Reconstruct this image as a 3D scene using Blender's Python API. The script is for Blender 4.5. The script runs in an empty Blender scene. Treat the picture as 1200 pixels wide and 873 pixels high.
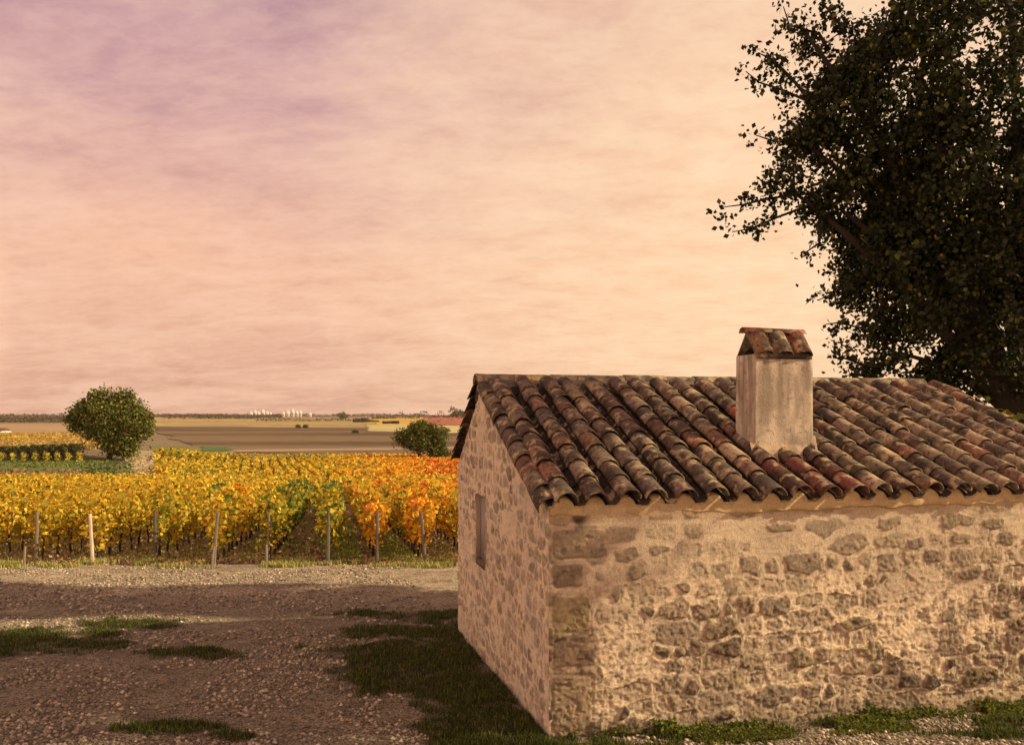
import bpy, math, random
import numpy as np
from math import radians as R, sin, cos, pi
random.seed(7)
rng = np.random.default_rng(11)
sc = bpy.context.scene
COL = sc.collection
F = 1000.0; HZ = 486.0; EYE = 3.0          # lens and eye height read from the building's vanishing points

# ---------------------------------------------------------------- helpers
def _h(ix, iy, seed):
    n = (ix.astype(np.int64) * 374761393 + iy.astype(np.int64) * 668265263 + seed * 974634777) & 0xFFFFFFFF
    n = ((n ^ (n >> 13)) * 1274126177) & 0xFFFFFFFF
    n = (n ^ (n >> 16)) & 0xFFFFFFFF
    return n / 4294967295.0
def vnoise(x, y, seed=0):
    x = np.asarray(x, float); y = np.asarray(y, float)
    ix = np.floor(x); iy = np.floor(y); fx = x - ix; fy = y - iy
    fx = fx * fx * (3 - 2 * fx); fy = fy * fy * (3 - 2 * fy)
    a = _h(ix, iy, seed); b = _h(ix + 1, iy, seed); c = _h(ix, iy + 1, seed); d = _h(ix + 1, iy + 1, seed)
    return (a * (1 - fx) + b * fx) * (1 - fy) + (c * (1 - fx) + d * fx) * fy
def fbm(x, y, seed=0, octv=4):
    s = 0; a = .5; t = 0
    for k in range(octv):
        s = s + a * vnoise(np.asarray(x) * 2 ** k + 17.3 * k, np.asarray(y) * 2 ** k - 9.1 * k, seed + k); t += a; a *= .5
    return s / t
def sm(a, b, x):
    t = np.clip((np.asarray(x, float) - a) / (b - a), 0, 1); return t * t * (3 - 2 * t)

def mesh_obj(name, V, Fq, mat=None, parent=None, col=None, smooth=False, loc=None):
    V = np.asarray(V, np.float32); me = bpy.data.meshes.new(name)
    Fq = np.asarray(Fq, np.int32); n = Fq.shape[1]
    me.vertices.add(len(V)); me.vertices.foreach_set('co', V.ravel())
    me.loops.add(Fq.size); me.loops.foreach_set('vertex_index', Fq.ravel())
    me.polygons.add(len(Fq)); me.polygons.foreach_set('loop_start', np.arange(0, Fq.size, n, dtype=np.int32))
    me.polygons.foreach_set('loop_total', np.full(len(Fq), n, np.int32))
    if smooth: me.polygons.foreach_set('use_smooth', np.ones(len(Fq), bool))
    if col is not None:
        at = me.color_attributes.new('col', 'FLOAT_COLOR', 'POINT')
        c = np.ones((len(V), 4), np.float32); c[:, :3] = np.asarray(col)[:, :3]
        at.data.foreach_set('color', c.ravel())
    me.update(calc_edges=True)
    if mat: me.materials.append(mat)
    o = bpy.data.objects.new(name, me); COL.objects.link(o)
    if parent: o.parent = parent
    if loc is not None: o.location = loc
    return o

class MB:
    """collects quads (vertices, faces, colours)"""
    def __init__(s): s.v = []; s.f = []; s.c = []; s.n = 0
    def add(s, V, Fq, c):
        V = np.asarray(V, float); Fq = np.asarray(Fq, int)
        if Fq.shape[1] == 3: Fq = np.c_[Fq, Fq[:, 2]]
        c = np.asarray(c, float)
        if c.ndim == 1: c = np.tile(c, (len(V), 1))
        s.v.append(V); s.f.append(Fq + s.n); s.c.append(c); s.n += len(V)
    def box(s, x0, x1, y0, y1, z0, z1, c, M=None):
        V = np.array([(x, y, z) for z in (z0, z1) for y in (y0, y1) for x in (x0, x1)], float)
        if M is not None: V = M(V)
        s.add(V, [(0, 2, 3, 1), (4, 5, 7, 6), (0, 1, 5, 4), (2, 6, 7, 3), (0, 4, 6, 2), (1, 3, 7, 5)], c)
    def tube(s, pts, rad, c, seg=7):
        pts = np.asarray(pts, float); rad = np.broadcast_to(rad, (len(pts),)); V = []
        for i, p in enumerate(pts):
            t = pts[min(i + 1, len(pts) - 1)] - pts[max(i - 1, 0)]; t = t / (np.linalg.norm(t) + 1e-9)
            a = np.cross(t, (0.13, 0.95, 0.21) if abs(t[1]) < .9 else (1, 0, 0)); a /= np.linalg.norm(a); b = np.cross(t, a)
            for k in range(seg):
                an = 2 * pi * k / seg; V.append(p + rad[i] * (a * cos(an) + b * sin(an)))
        n = len(pts); Fq = [(i * seg + k, i * seg + (k + 1) % seg, (i + 1) * seg + (k + 1) % seg, (i + 1) * seg + k) for i in range(n - 1) for k in range(seg)]
        V.append(pts[-1]); e = len(V) - 1
        Fq += [((n - 1) * seg + k, (n - 1) * seg + (k + 1) % seg, e, e) for k in range(seg)]
        s.add(V, Fq, c)
    def arrays(s): return np.concatenate(s.v), np.concatenate(s.f), np.concatenate(s.c)
    def build(s, name, mat, parent=None, smooth=False, loc=None):
        V, Fq, C = s.arrays()
        tri = Fq[:, 2] == Fq[:, 3]
        if tri.any():      # degenerate quads become real triangles through from_pydata
            me = bpy.data.meshes.new(name)
            fl = [tuple(f[:3]) if t else tuple(f) for f, t in zip(Fq.tolist(), tri)]
            me.from_pydata(V.tolist(), [], fl)
            at = me.color_attributes.new('col', 'FLOAT_COLOR', 'POINT'); c = np.ones((len(V), 4), np.float32); c[:, :3] = C
            at.data.foreach_set('color', c.ravel())
            if smooth: me.polygons.foreach_set('use_smooth', np.ones(len(fl), bool))
            me.materials.append(mat); me.update()
            o = bpy.data.objects.new(name, me); COL.objects.link(o)
            if parent: o.parent = parent
            if loc is not None: o.location = loc
            return o
        return mesh_obj(name, V, Fq, mat, parent, C, smooth, loc)

def leaves(P, size, C, rs, squash=1.0, up=0.0):
    """one folded four-point leaf per centre, random attitude"""
    n = len(P); a = rs.normal(size=(n, 3)); a /= np.linalg.norm(a, axis=1)[:, None]
    b = rs.normal(size=(n, 3)); b[:, 2] += up; b -= a * (a * b).sum(1)[:, None]; b /= np.linalg.norm(b, axis=1)[:, None]
    nn = np.cross(a, b); s = (size * rs.uniform(.65, 1.3, n))[:, None]
    V = np.stack([P - a * s * .62, P + b * s * .36 * squash + nn * s * .1, P + a * s * .62, P - b * s * .36 * squash + nn * s * .1], 1).reshape(-1, 3)
    Fq = np.arange(4 * n).reshape(n, 4); return V, Fq, np.repeat(C, 4, 0)

def tag(o, label=None, cat=None, group=None, kind=None):
    if label: o['label'] = label
    if cat: o['category'] = cat
    if group: o['group'] = group
    if kind: o['kind'] = kind
    return o
def empty(name, loc=(0, 0, 0), rz=0):
    o = bpy.data.objects.new(name, None); o.empty_display_size = .2; COL.objects.link(o); o.location = loc; o.rotation_euler = (0, 0, rz); return o

# ---------------------------------------------------------------- materials
def mat(name, rough=.9, attr=True, base=(.3, .3, .3), nz=None, bump=None, trans=0, spec=.2, gain=None):
    """attr: base colour from the mesh; nz: list of (scale, detail, lo, hi, colour, amount); bump: list of (scale, dist)"""
    m = bpy.data.materials.new(name); m.use_nodes = True; nt = m.node_tree; N = nt.nodes; L = nt.links
    bs = N['Principled BSDF']; bs.inputs['Roughness'].default_value = rough
    bs.inputs['Specular IOR Level'].default_value = spec
    tc = N.new('ShaderNodeTexCoord')
    if attr:
        a = N.new('ShaderNodeAttribute'); a.attribute_name = 'col'; out = a.outputs['Color']
    else:
        a = N.new('ShaderNodeRGB'); a.outputs[0].default_value = (*base, 1); out = a.outputs[0]
    for (scl, det, lo, hi, colr, amt) in (nz or []):
        t = N.new('ShaderNodeTexNoise'); t.inputs['Detail'].default_value = det
        if isinstance(scl, tuple):
            mp = N.new('ShaderNodeMapping'); mp.inputs['Scale'].default_value = scl; L.new(tc.outputs['Object'], mp.inputs[0]); L.new(mp.outputs[0], t.inputs['Vector']); t.inputs['Scale'].default_value = 1
        else:
            t.inputs['Scale'].default_value = scl; L.new(tc.outputs['Object'], t.inputs['Vector'])
        mr = N.new('ShaderNodeMapRange'); mr.inputs[1].default_value = lo; mr.inputs[2].default_value = hi; mr.inputs[4].default_value = amt
        L.new(t.outputs['Fac'], mr.inputs[0])
        mx = N.new('ShaderNodeMix'); mx.data_type = 'RGBA'; L.new(mr.outputs[0], mx.inputs[0]); L.new(out, mx.inputs[6]); mx.inputs[7].default_value = (*colr, 1); out = mx.outputs[2]
    L.new(out, bs.inputs['Base Color'])
    prev = None
    for (scl, dist) in (bump or []):
        t = N.new('ShaderNodeTexNoise'); t.inputs['Scale'].default_value = scl; t.inputs['Detail'].default_value = 5; t.inputs['Roughness'].default_value = .65
        L.new(tc.outputs['Object'], t.inputs['Vector'])
        b = N.new('ShaderNodeBump'); b.inputs['Distance'].default_value = dist; b.inputs['Strength'].default_value = 1
        L.new(t.outputs['Fac'], b.inputs['Height'])
        if prev: L.new(prev.outputs[0], b.inputs['Normal'])
        prev = b
    if prev: L.new(prev.outputs[0], bs.inputs['Normal'])
    if trans:
        tr = N.new('ShaderNodeBsdfTranslucent'); L.new(out, tr.inputs[0]); ms = N.new('ShaderNodeMixShader'); ms.inputs[0].default_value = trans
        L.new(bs.outputs[0], ms.inputs[1]); L.new(tr.outputs[0], ms.inputs[2]); L.new(ms.outputs[0], N['Material Output'].inputs[0])
    return m

M_wall = mat('rubble stone and lime mortar', .95, nz=[(60, 4, .42, .62, (.12, .085, .055), .28), (7, 5, .5, .72, (.52, .39, .23), .3), (230, 2, .5, .7, (.1, .07, .05), .25)], bump=[(90, .012), (300, .004)])
M_render = mat('lime render', .95, nz=[(3, 6, .45, .68, (.24, .18, .13), .55), ((6, 6, 1.6), 6, .48, .66, (.16, .13, .10), .6), (14, 6, .54, .68, (.12, .095, .075), .5), (80, 3, .45, .65, (.2, .15, .11), .3)], bump=[(40, .01), (160, .004)])
M_tile = mat('weathered clay tile', .92, nz=[(3.2, 6, .46, .60, (.035, .027, .022), .85), (8, 5, .54, .64, (.46, .34, .20), .6), (22, 4, .54, .64, (.02, .016, .014), .7), (90, 2, .6, .7, (.4, .33, .22), .3)], bump=[(45, .006), (14, .01)])
M_mortar = mat('roof mortar', .95, nz=[(12, 5, .45, .65, (.09, .07, .05), .8), (70, 3, .5, .7, (.3, .24, .15), .4)], bump=[(30, .02)])
M_wood = mat('weathered post wood', .9, nz=[((60, 60, 4), 4, .4, .7, (.09, .07, .055), .6)], bump=[(60, .004)])
M_bark = mat('bark', .95, nz=[((14, 14, 3), 5, .4, .65, (.03, .022, .016), .8)], bump=[(20, .03)])
M_oak = mat('dark oak leaves', .6, trans=.22)
M_vine = mat('autumn vine leaves', .65, trans=.38)
M_far = mat('distant foliage', .9, trans=.15)
M_grass = mat('grass blades', .8, trans=.3)
M_stone = mat('pebbles', .95, nz=[(60, 2, .4, .7, (.1, .075, .055), .4)])
M_white = mat('white far walls', .9, attr=True)
M_dark = mat('soot', 1, attr=False, base=(.012, .01, .009))
M_shut = mat('grey board shutter', .9, nz=[((40, 40, 3), 3, .4, .7, (.05, .045, .045), .7)], bump=[(50, .004)])

# ---------------------------------------------------------------- terrain
def terrain(x, y):
    x = np.asarray(x, float); y = np.asarray(y, float)
    z = -.05 * np.maximum(y - 8, 0)
    z = np.where(y > 20.5, -.625 - .068 * (y - 20.5), z)
    # the slope runs out softly into the plain
    k = 1.2; z = -6 + k * np.logaddexp(0, (z + 6) / k)
    z = z - .012 * np.clip(x, -6, 8) * sm(22, 10, y)
    z = z + .05 * (fbm(x * .5, y * .5, 3, 3) - .5) * sm(3, 8, np.abs(y)) * sm(60, 30, y)
    # grassy bank under the round tree, low far hill on the right
    z = z + 1.7 * np.exp(-(((x + 62) / 7.5) ** 2 + ((y - 150) / 9) ** 2))
    z = z + 1.5 * np.exp(-(((x + 84) / 26) ** 2 + ((y - 178) / 9) ** 2))
    z = z + 10.5 * np.exp(-(((x - 260) / 330) ** 2 + ((y - 1500) / 520) ** 2))
    z = z + 2.2 * (fbm(x * .0016, y * .0016, 9, 3) - .5) * sm(500, 2500, y)
    return z
def ray(px, py, dz=0):
    """where the view line through a photo point meets the terrain (dz above it)"""
    t = 5.0; a = (px - 600) / F; b = (HZ - py) / F; last = t
    while t < 9000:
        if EYE + b * t < float(terrain(a * t, t)) + dz: break
        last = t; t *= 1.01
    lo, hi = last, t
    for _ in range(30):
        m = (lo + hi) / 2
        if EYE + b * m < float(terrain(a * m, m)) + dz: hi = m
        else: lo = m
    return np.array([a * hi, hi, float(terrain(a * hi, hi))])
def toz(D, py): return EYE + (HZ - py) / F * D

def spaced(a, b, d0, g):
    out = [a]; d = d0
    while out[-1] < b: out.append(out[-1] + d); d *= g
    return out
ys = sorted(set([-40, -25, -15, -8, -3, 0] + list(np.arange(2, 7, .5)) + list(np.arange(7, 24, .07)) + spaced(24, 9500, .25, 1.028)))
xc = list(np.arange(-12, 9, .08)); xr = spaced(9, 9000, .25, 1.06); xl = [-3 - v for v in spaced(9, 9000, .25, 1.045)]
xs = np.array(sorted(xl + xc + xr)); ys = np.array(ys)
X, Y = np.meshgrid(xs, ys); Z = terrain(X, Y)

# grass cover of the yard (world metres): 0 bare gravel .. 1 full turf
def grassy(x, y):
    g = np.zeros_like(np.asarray(x, float))
    def blob(px, py, rx, ry, w=1.0):
        p = ray(px, py); return w * np.exp(-(((x - p[0]) / rx) ** 2 + ((y - p[1]) / ry) ** 2) ** 1.5)
    for b in BL: g = np.maximum(g, blob(*b))
    n = fbm(x * 1.7, y * 1.7, 21, 4); n2 = fbm(x * 6, y * 6, 33, 3)
    return np.clip(g * 1.45 + (n - .5) * 2.3 * (g > .03) + (n2 - .5) * 1.3 * (g > .03), 0, 1)
BL = [(0, 750, .75, .42), (-60, 760, 1.6, .6), (70, 742, 1.0, .3, .62), (150, 733, .9, .4, .62), (225, 768, .55, .3, .6), (215, 855, .5, .16, .7), (270, 862, .35, .12, .75),
      (590, 860, .75, 1.0, 1), (540, 800, .8, .9, 1), (500, 775, .9, .8, .95), (455, 800, .45, .7, .8), (440, 765, .9, .5, .7), (505, 740, 1.1, .6, .8), (470, 722, 1.2, .35, .55), (350, 722, .5, .3, .4),
      (850, 862, .8, .22, .75), (1010, 850, .7, .2, .7), (1130, 862, .5, .12, .7), (1250, 850, .8, .25, .6), (700, 880, .7, .2, .6), (610, 950, 2, .5, .8)]
near = (Y > 5) & (Y < 24) & (X > -13) & (X < 12)
G = np.zeros_like(X); G[near] = grassy(X[near], Y[near])
Z = Z + .035 * G * fbm(X * 5, Y * 5, 5, 2) + np.where(near, .022 * (fbm(X * 3, Y * 3, 8, 4) - .5), 0)
# wheel ruts along the track
rut = np.where(near, sm(.5, 0, np.abs(Y - 16.2 - .02 * X)) + sm(.5, 0, np.abs(Y - 17.9 - .02 * X)), 0); Z -= .04 * rut
nz = fbm(X * .8, Y * .8, 40, 4)[..., None]
grav = np.array([.35, .285, .19]) * (1 - nz) + np.array([.48, .40, .275]) * nz
track = sm(14.2, 16.5, Y) * sm(21.4, 20, Y)
grav = grav * (1 - .75 * track[..., None]) + np.array([.72, .58, .41]) * (.6 + .8 * nz) * .75 * track[..., None]  # track gravel lightened: sunlight on it is put into the colour
turf = np.array([.055, .05, .024]) * np.ones_like(grav)
soil = np.array([.42, .30, .19]) * (.7 + .6 * nz)
Cg = grav * (1 - G[..., None]) + turf * G[..., None]
vg = sm(20.3, 21.2, Y + .6 * (fbm(X * .8, Y * .8, 77, 2) - .5))[..., None]; Cg = Cg * (1 - vg) + soil * vg
mead = np.array([.20, .15, .075]) * (.75 + .5 * fbm(X * .05, Y * .05, 51, 4)[..., None])
pl = sm(90, 97, Y)[..., None]; Cg = Cg * (1 - pl) + mead * pl
idx = np.arange(X.size).reshape(X.shape)
Fq = np.stack([idx[:-1, :-1], idx[:-1, 1:], idx[1:, 1:], idx[1:, :-1]], -1).reshape(-1, 4)
M_ground = mat('gravel and earth', .97, nz=[(2.2, 6, .48, .66, (.13, .095, .06), .55), (14, 5, .5, .62, (.10, .07, .05), .6), (42, 4, .48, .58, (.05, .036, .028), .85), (60, 3, .56, .64, (.66, .50, .38), .6)], bump=[(22, .05), (60, .03), (140, .012)])
go = mesh_obj('ground', np.stack([X, Y, Z], -1).reshape(-1, 3), Fq, M_ground, None, Cg.reshape(-1, 3), True); tag(go, kind='structure')
XS, YS, ZS = xs, ys, Z
def gz(x, y):
    """height of the built ground mesh"""
    x = np.atleast_1d(np.asarray(x, float)); y = np.atleast_1d(np.asarray(y, float))
    i = np.clip(np.searchsorted(XS, x) - 1, 0, len(XS) - 2); j = np.clip(np.searchsorted(YS, y) - 1, 0, len(YS) - 2)
    fx = (x - XS[i]) / (XS[i + 1] - XS[i]); fy = (y - YS[j]) / (YS[j + 1] - YS[j])
    return (ZS[j, i] * (1 - fx) + ZS[j, i + 1] * fx) * (1 - fy) + (ZS[j + 1, i] * (1 - fx) + ZS[j + 1, i + 1] * fx) * fy

# ---------------------------------------------------------------- far fields (sheets on the plain)
def field(name, corners, layer, colr, nzs=None, bumps=None, n=(160, 40), jit=.0, colr2=None, streak=None):
    P = [ray(*c)[:2] for c in corners]      # near-left, near-right, far-right, far-left
    u, v = np.meshgrid(np.linspace(0, 1, n[0]), np.linspace(0, 1, n[1]))
    x = (P[0][0] * (1 - u) + P[1][0] * u) * (1 - v) + (P[3][0] * (1 - u) + P[2][0] * u) * v
    y = (P[0][1] * (1 - u) + P[1][1] * u) * (1 - v) + (P[3][1] * (1 - u) + P[2][1] * u) * v
    w = np.minimum(np.minimum(v, 1 - v), np.minimum(u, 1 - u)); sp = abs(P[2][1] - P[1][1])
    kx = .9 * (y.mean() / 150); y = y + (jit * sp + .006 * y) * (fbm(x * .02, y * .02, 5, 3) - .5) + kx * 1.6 * (fbm(x * .35 / kx, y * .35 / kx, 15, 3) - .5); x = x + kx * 2.2 * (fbm(x * .3 / kx, y * .3 / kx, 25, 3) - .5)
    z = gz(x.ravel(), y.ravel()).reshape(x.shape) + .004 * layer + .0002 * y * layer
    c = np.array(colr) * (.7 + .6 * fbm(x * .03, y * .03, 6, 4))[..., None]
    if colr2 is not None:
        s = sm(.42, .6, fbm(x * .004 + 3, y * .03, 19, 3))[..., None]; c = c * (1 - s) + np.array(colr2) * s
    i = np.arange(x.size).reshape(x.shape)
    q = np.stack([i[:-1, :-1], i[:-1, 1:], i[1:, 1:], i[1:, :-1]], -1).reshape(-1, 4)
    m = mat(name, .97, nz=nzs or [((.05, .5, 1), 4, .45, .65, tuple(v * .55 for v in colr), .6)])
    o = mesh_obj(name, np.stack([x, y, z], -1).reshape(-1, 3), q, m, None, c.reshape(-1, 3), True)
    return tag(o, kind='structure')
field('stubble_field', [(150, 503), (560, 507.5), (560, 489.5), (150, 488.5)], 2, (.36, .26, .11), colr2=(.24, .18, .08))
field('ploughed_field', [(235, 530), (640, 545), (640, 503), (165, 500)], 3, (.085, .052, .026), colr2=(.17, .115, .06), jit=.05)
field('path', [(262, 531.5), (640, 526), (640, 523), (262, 528)], 5, (.28, .2, .13), jit=.3)
field('brown_field', [(-160, 560), (100, 560), (112, 549), (-160, 548)], 2, (.21, .15, .085))
field('meadow', [(-160, 549.5), (150, 556), (122, 537), (-160, 538)], 3, (.10, .135, .03))
field('meadow', [(98, 562), (190, 564), (160, 546), (100, 546)], 4, (.09, .12, .03), colr2=(.17, .15, .06))
field('sandy_bank', [(150, 561), (206, 560), (196, 529), (158, 532)], 5, (.60, .48, .32), colr2=(.32, .26, .13))
field('meadow', [(180, 531), (275, 532), (262, 524), (175, 522)], 4, (.16, .15, .05))
field('meadow', [(238, 529.5), (276, 529.5), (262, 525), (236, 524.5)], 6, (.06, .12, .03))
field('straw_field', [(-160, 507), (110, 507), (110, 497), (-160, 497)], 2, (.32, .22, .12))
field('yellow_field', [(430, 497), (548, 503), (548, 489), (440, 489.5)], 4, (.45, .30, .06))
field('red_field', [(500, 499), (600, 500), (600, 485), (500, 489)], 6, (.30, .10, .06))
field('pale_field', [(430, 506), (560, 509), (560, 500), (430, 498)], 5, (.42, .36, .16))

# ---------------------------------------------------------------- cottage
TH = math.atan(.238); U = np.array([cos(TH), sin(TH), 0]); W = np.array([-sin(TH), cos(TH), 0]); NF = -W
A = np.array([.3376, 7.85, 0]); SL = 6.42; MD = 4.89; MR = 3.07; ZE = 2.13; ZR = 3.38; ZB = 2.25
def bp(s, m, z):
    s, m, z = np.broadcast_arrays(np.asarray(s, float), np.asarray(m, float), np.asarray(z, float))
    return A + s[..., None] * U + m[..., None] * W + z[..., None] * np.array([0, 0, 1.])
house = empty('stone_cottage', (0, 0, 0))
tag(house, 'low rubble stone cottage with clay tile roof and one chimney, beside the vineyard', 'cottage')

rs = np.random.default_rng(5)
def stones(s, z, rough, seed, L, H, mortc=(.55, .45, .325), dull=1.0, aspect=.62, cw=.31, ch=.17):
    r = np.random.default_rng(seed)
    seeds = []; row = 0; zz = -.4
    while zz < H + .2:
        hh = ch * r.uniform(.75, 1.35); ss = -.3 + r.uniform(0, .2)
        while ss < L + .3:
            ww = cw * r.choice([.45, .7, 1.0, 1.35, 1.9], p=[.2, .25, .25, .2, .1]) ; seeds.append((ss + ww / 2, zz + hh / 2 + r.uniform(-.03, .03), ww, r.random(), r.random(), r.random())); ss += ww
        zz += hh
    S = np.array(seeds)
    a = s + .05 * (fbm(s * 7, z * 7, seed + 3, 3) - .5) * 2; b = z + .04 * (fbm(s * 7, z * 7, seed + 9, 3) - .5) * 2
    fs = a.ravel(); fz = b.ravel(); F1 = np.empty(fs.size); F2 = np.empty(fs.size); ID = np.empty(fs.size, int)
    for k in range(0, fs.size, 8000):
        dx = (fs[k:k + 8000, None] - S[None, :, 0]) * aspect; dz = fz[k:k + 8000, None] - S[None, :, 1]
        d = np.sqrt(dx * dx + dz * dz) - S[None, :, 2] * .16
        o = np.argpartition(d, 2, axis=1)[:, :2]; dd = np.take_along_axis(d, o, 1); sw = dd[:, 0] > dd[:, 1]
        F1[k:k + 8000] = np.where(sw, dd[:, 1], dd[:, 0]); F2[k:k + 8000] = np.where(sw, dd[:, 0], dd[:, 1]); ID[k:k + 8000] = np.where(sw, o[:, 1], o[:, 0])
    edge = (F2 - F1).reshape(s.shape); ID = ID.reshape(s.shape)
    r1 = S[ID, 3]; r2 = S[ID, 4]; r3 = S[ID, 5]
    low = rough
    w = .070 - .048 * low + .03 * (fbm(s * 3, z * 3, seed + 30, 3) - .5)
    shown = (r3 < (.80 + .14 * low)) & (fbm(s * 1.3, z * 1.7, seed + 5, 3) < .70)
    st = sm(0, .013, edge - w) * shown
    fine = fbm(s * 34, z * 34, seed + 50, 4); med = fbm(s * 11, z * 11, seed + 60, 4); big = fbm(s * 2.2, z * 2.2, seed + 70, 3)
    pit = np.abs(med - .5) * 2
    ridge = 1 - np.abs(fbm(s * 9, z * 13, seed + 65, 4) - .5) * 4
    dome = np.sqrt(np.clip(edge, 0, .09) / .09)
    H_ = -.006 * low + .010 * (big - .5) + (.002 + .022 * low) * (ridge * .5) + (.0015 + .006 * low) * (fine - .5) * 2
    Hs = (.006 + .055 * low * (r2 - .35)) * dome + (.005 + .014 * low) * (fine - .5) * 1.6 - .010 * pit * (.3 + low)
    h = H_ * (1 - st) + Hs * st
    mort = np.array(mortc) * (.82 + .36 * big)[..., None] * (.9 + .2 * fine)[..., None]
    cream = sm(.4, .75, ridge)[..., None] * (low ** 1.2)[..., None] * sm(.40, .54, fbm(s * 2.6, z * 3.2, seed + 77, 3) + .03 * sm(2.5, 4.5, s))[..., None] * .95
    mort = mort * (1 - cream) + np.array([.86, .70, .48]) * cream  # cream mortar, with raking highlights on the ridges put into the colour
    pal = np.array([[.10, .08, .065], [.18, .135, .10], [.28, .215, .14], [.25, .21, .115], [.17, .115, .085], [.40, .30, .20]])
    sc_ = .82 * pal[(r1 * 5.99).astype(int)] * (.55 + .9 * med)[..., None]
    dk = sm(.56, .34, fine)[..., None]; sc_ = sc_ * (1 - .75 * dk); gapc = (sm(.0, .014, w - edge + .012) * sm(.03, .0, np.abs(edge - w)) * shown * (.35 + .5 * low) * sm(.4, .6, med))[..., None]
    blend = (st * (.62 + .38 * low) * (.40 + .60 * r2))[..., None]; blend = np.clip(blend * dull, 0, 1)
    c = mort * (1 - blend) + sc_ * blend
    c = c * (1 - gapc * .8); crk = (sm(.60, .70, fbm(s * 16, z * 20, seed + 91, 4)) * (.08 + .75 * low))[..., None]; c = c * (1 - .75 * crk); h = h - .008 * crk[..., 0]
    return h, c, st, fine, med

# front wall
ns, nz_ = 760, 262
sg, zg = np.meshgrid(np.linspace(0, SL, ns), np.linspace(0, 1, nz_)); zbot = -.35; ztop = ZE + .03
zg = zbot + (ztop - zbot) * zg
rough = np.clip(.14 + .70 * sm(2.0, .55, zg + .35 * (fbm(sg * .9, zg * .9, 88, 3) - .5) * 2 - .055 * sg) + .16 * sm(2.5, 6, sg) * sm(1.9, 1.2, zg), 0, 1)
h, c, st, fine, med = stones(sg, zg, rough, 101, SL, ztop)
# quoins at the near corner: (s0, s1, z0, z1)
for (s0, s1, z0, z1, tone) in [(.03, .55, 1.665, 1.945, (.25, .195, .135)), (.03, .34, 1.40, 1.63, (.17, .13, .09)), (.03, .40, .98, 1.33, (.27, .22, .11)), (.03, .46, .66, .94, (.21, .155, .105)), (.03, .42, .06, .60, (.26, .2, .125)), (.03, .36, -.3, .02, (.2, .16, .1))]:
    dx = np.minimum(sg - s0, s1 - sg); dz = np.minimum(zg - z0, z1 - zg)
    rr = .05; dd = np.where((dx < rr) & (dz < rr), rr - np.sqrt(np.clip(rr - dx, 0, 1) ** 2 + np.clip(rr - dz, 0, 1) ** 2), np.minimum(dx, dz)) + .02 * (med - .5)
    m = sm(0, .018, dd); edgek = sm(.03, .0, np.abs(dd - .004)) * (dd > -.02)
    h = h * (1 - m) + m * (.006 + .018 * (fine - .5) - .014 * sm(.55, .75, fbm(sg * 22, zg * 22, 9, 3))) - .008 * edgek
    m3 = m[..., None] * .85; c = c * (1 - m3) + np.array(tone) * (.55 + .9 * fine)[..., None] * m3
# darkened hole and dark streak under the first tiles; sandy band under the eave
hs = sm(.085, .03, np.hypot((sg - .30) / 1.25, (zg - 2.035) * 1.3)); h -= .05 * hs; c = c * (1 - .9 * hs[..., None])
strk = sm(.05, 0, np.abs(sg - .30)) * sm(1.9, 2.1, zg) * .7; c = c * (1 - strk[..., None])
band = sm(1.98, 2.1, zg + .05 * (fbm(sg * 5, zg * 5, 2, 2) - .5)); h = h * (1 - .6 * band) + .012 * band
c = c * (1 - .7 * band[..., None]) + np.array([.50, .37, .20]) * (.7 + .6 * med)[..., None] * .7 * band[..., None]
wfoot = sm(.28, -.05, zg + .12 * (fbm(sg * 3, zg * 3, 44, 3) - .5))[..., None] * .55; c = c * (1 - wfoot) + np.array([.12, .105, .06]) * wfoot  # wall foot goes darker and browner
lean = -.02 * sm(0, 2.1, zg)
fade = sm(0, .03, sg)[...]; h = h * fade + .018 * np.sin(sg * 1.3 + .5) * sm(0, .5, sg)
V = bp(sg, -h - lean * 0, zg)
i = np.arange(sg.size).reshape(sg.shape); q = np.stack([i[:-1, :-1], i[:-1, 1:], i[1:, 1:], i[1:, :-1]], -1).reshape(-1, 4)
mesh_obj('front_wall', V.reshape(-1, 3), q, M_wall, house, c.reshape(-1, 3), True)

def roofline(m): return np.where(m < MR, ZE + (ZR - ZE) * m / MR, ZR + (ZB - ZR) * (m - MR) / (MD - MR))
# left gable wall, with a real opening for the slit window
def gwin(px): a = (px - 600) / F; return (A[0] - a * A[1]) / (sin(TH) + a * cos(TH))
wm0, wm1 = gwin(568.5) - .02, gwin(558.5); wY = A[1] + (wm0 + wm1) / 2 * cos(TH)
wz0, wz1 = toz(wY, 658), toz(wY, 580)
nm, nz2 = 400, 300
def warp(n, L, a, b):
    t = np.linspace(0, L, n); 
    for v in (a, b): k = np.argmin(np.abs(t - v)); t[k] = v
    return t
mg, tg = np.meshgrid(warp(nm, MD, wm0, wm1), np.linspace(0, 1, nz2)); zg = -.55 + (roofline(mg) + .02 + .55) * tg
rough = .36 + .3 * fbm(mg * .8, zg * .8, 81, 3) + .1 * sm(.6, 0, zg)
h, c, st, fine, med = stones(mg, zg, rough, 202, MD, 3.6, mortc=(.64, .545, .41), dull=.85, aspect=.7, cw=.2, ch=.15)
bs_ = sm(.35, -.3, zg + .2 * (fbm(mg * 3, zg * 3, 71, 3) - .5))[..., None] * .4; c = c * (1 - bs_) + np.array([.2, .17, .11]) * bs_
h = h * sm(0, .04, mg) * .9
i = np.arange(mg.size).reshape(mg.shape); qq = np.stack([i[:-1, :-1], i[1:, :-1], i[1:, 1:], i[:-1, 1:]], -1)
mc = (mg[:-1, :-1] + mg[1:, 1:]) / 2; zc = (zg[:-1, :-1] + zg[1:, 1:]) / 2
keep = ~((mc > wm0) & (mc < wm1) & (zc > wz0) & (zc < wz1))
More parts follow.
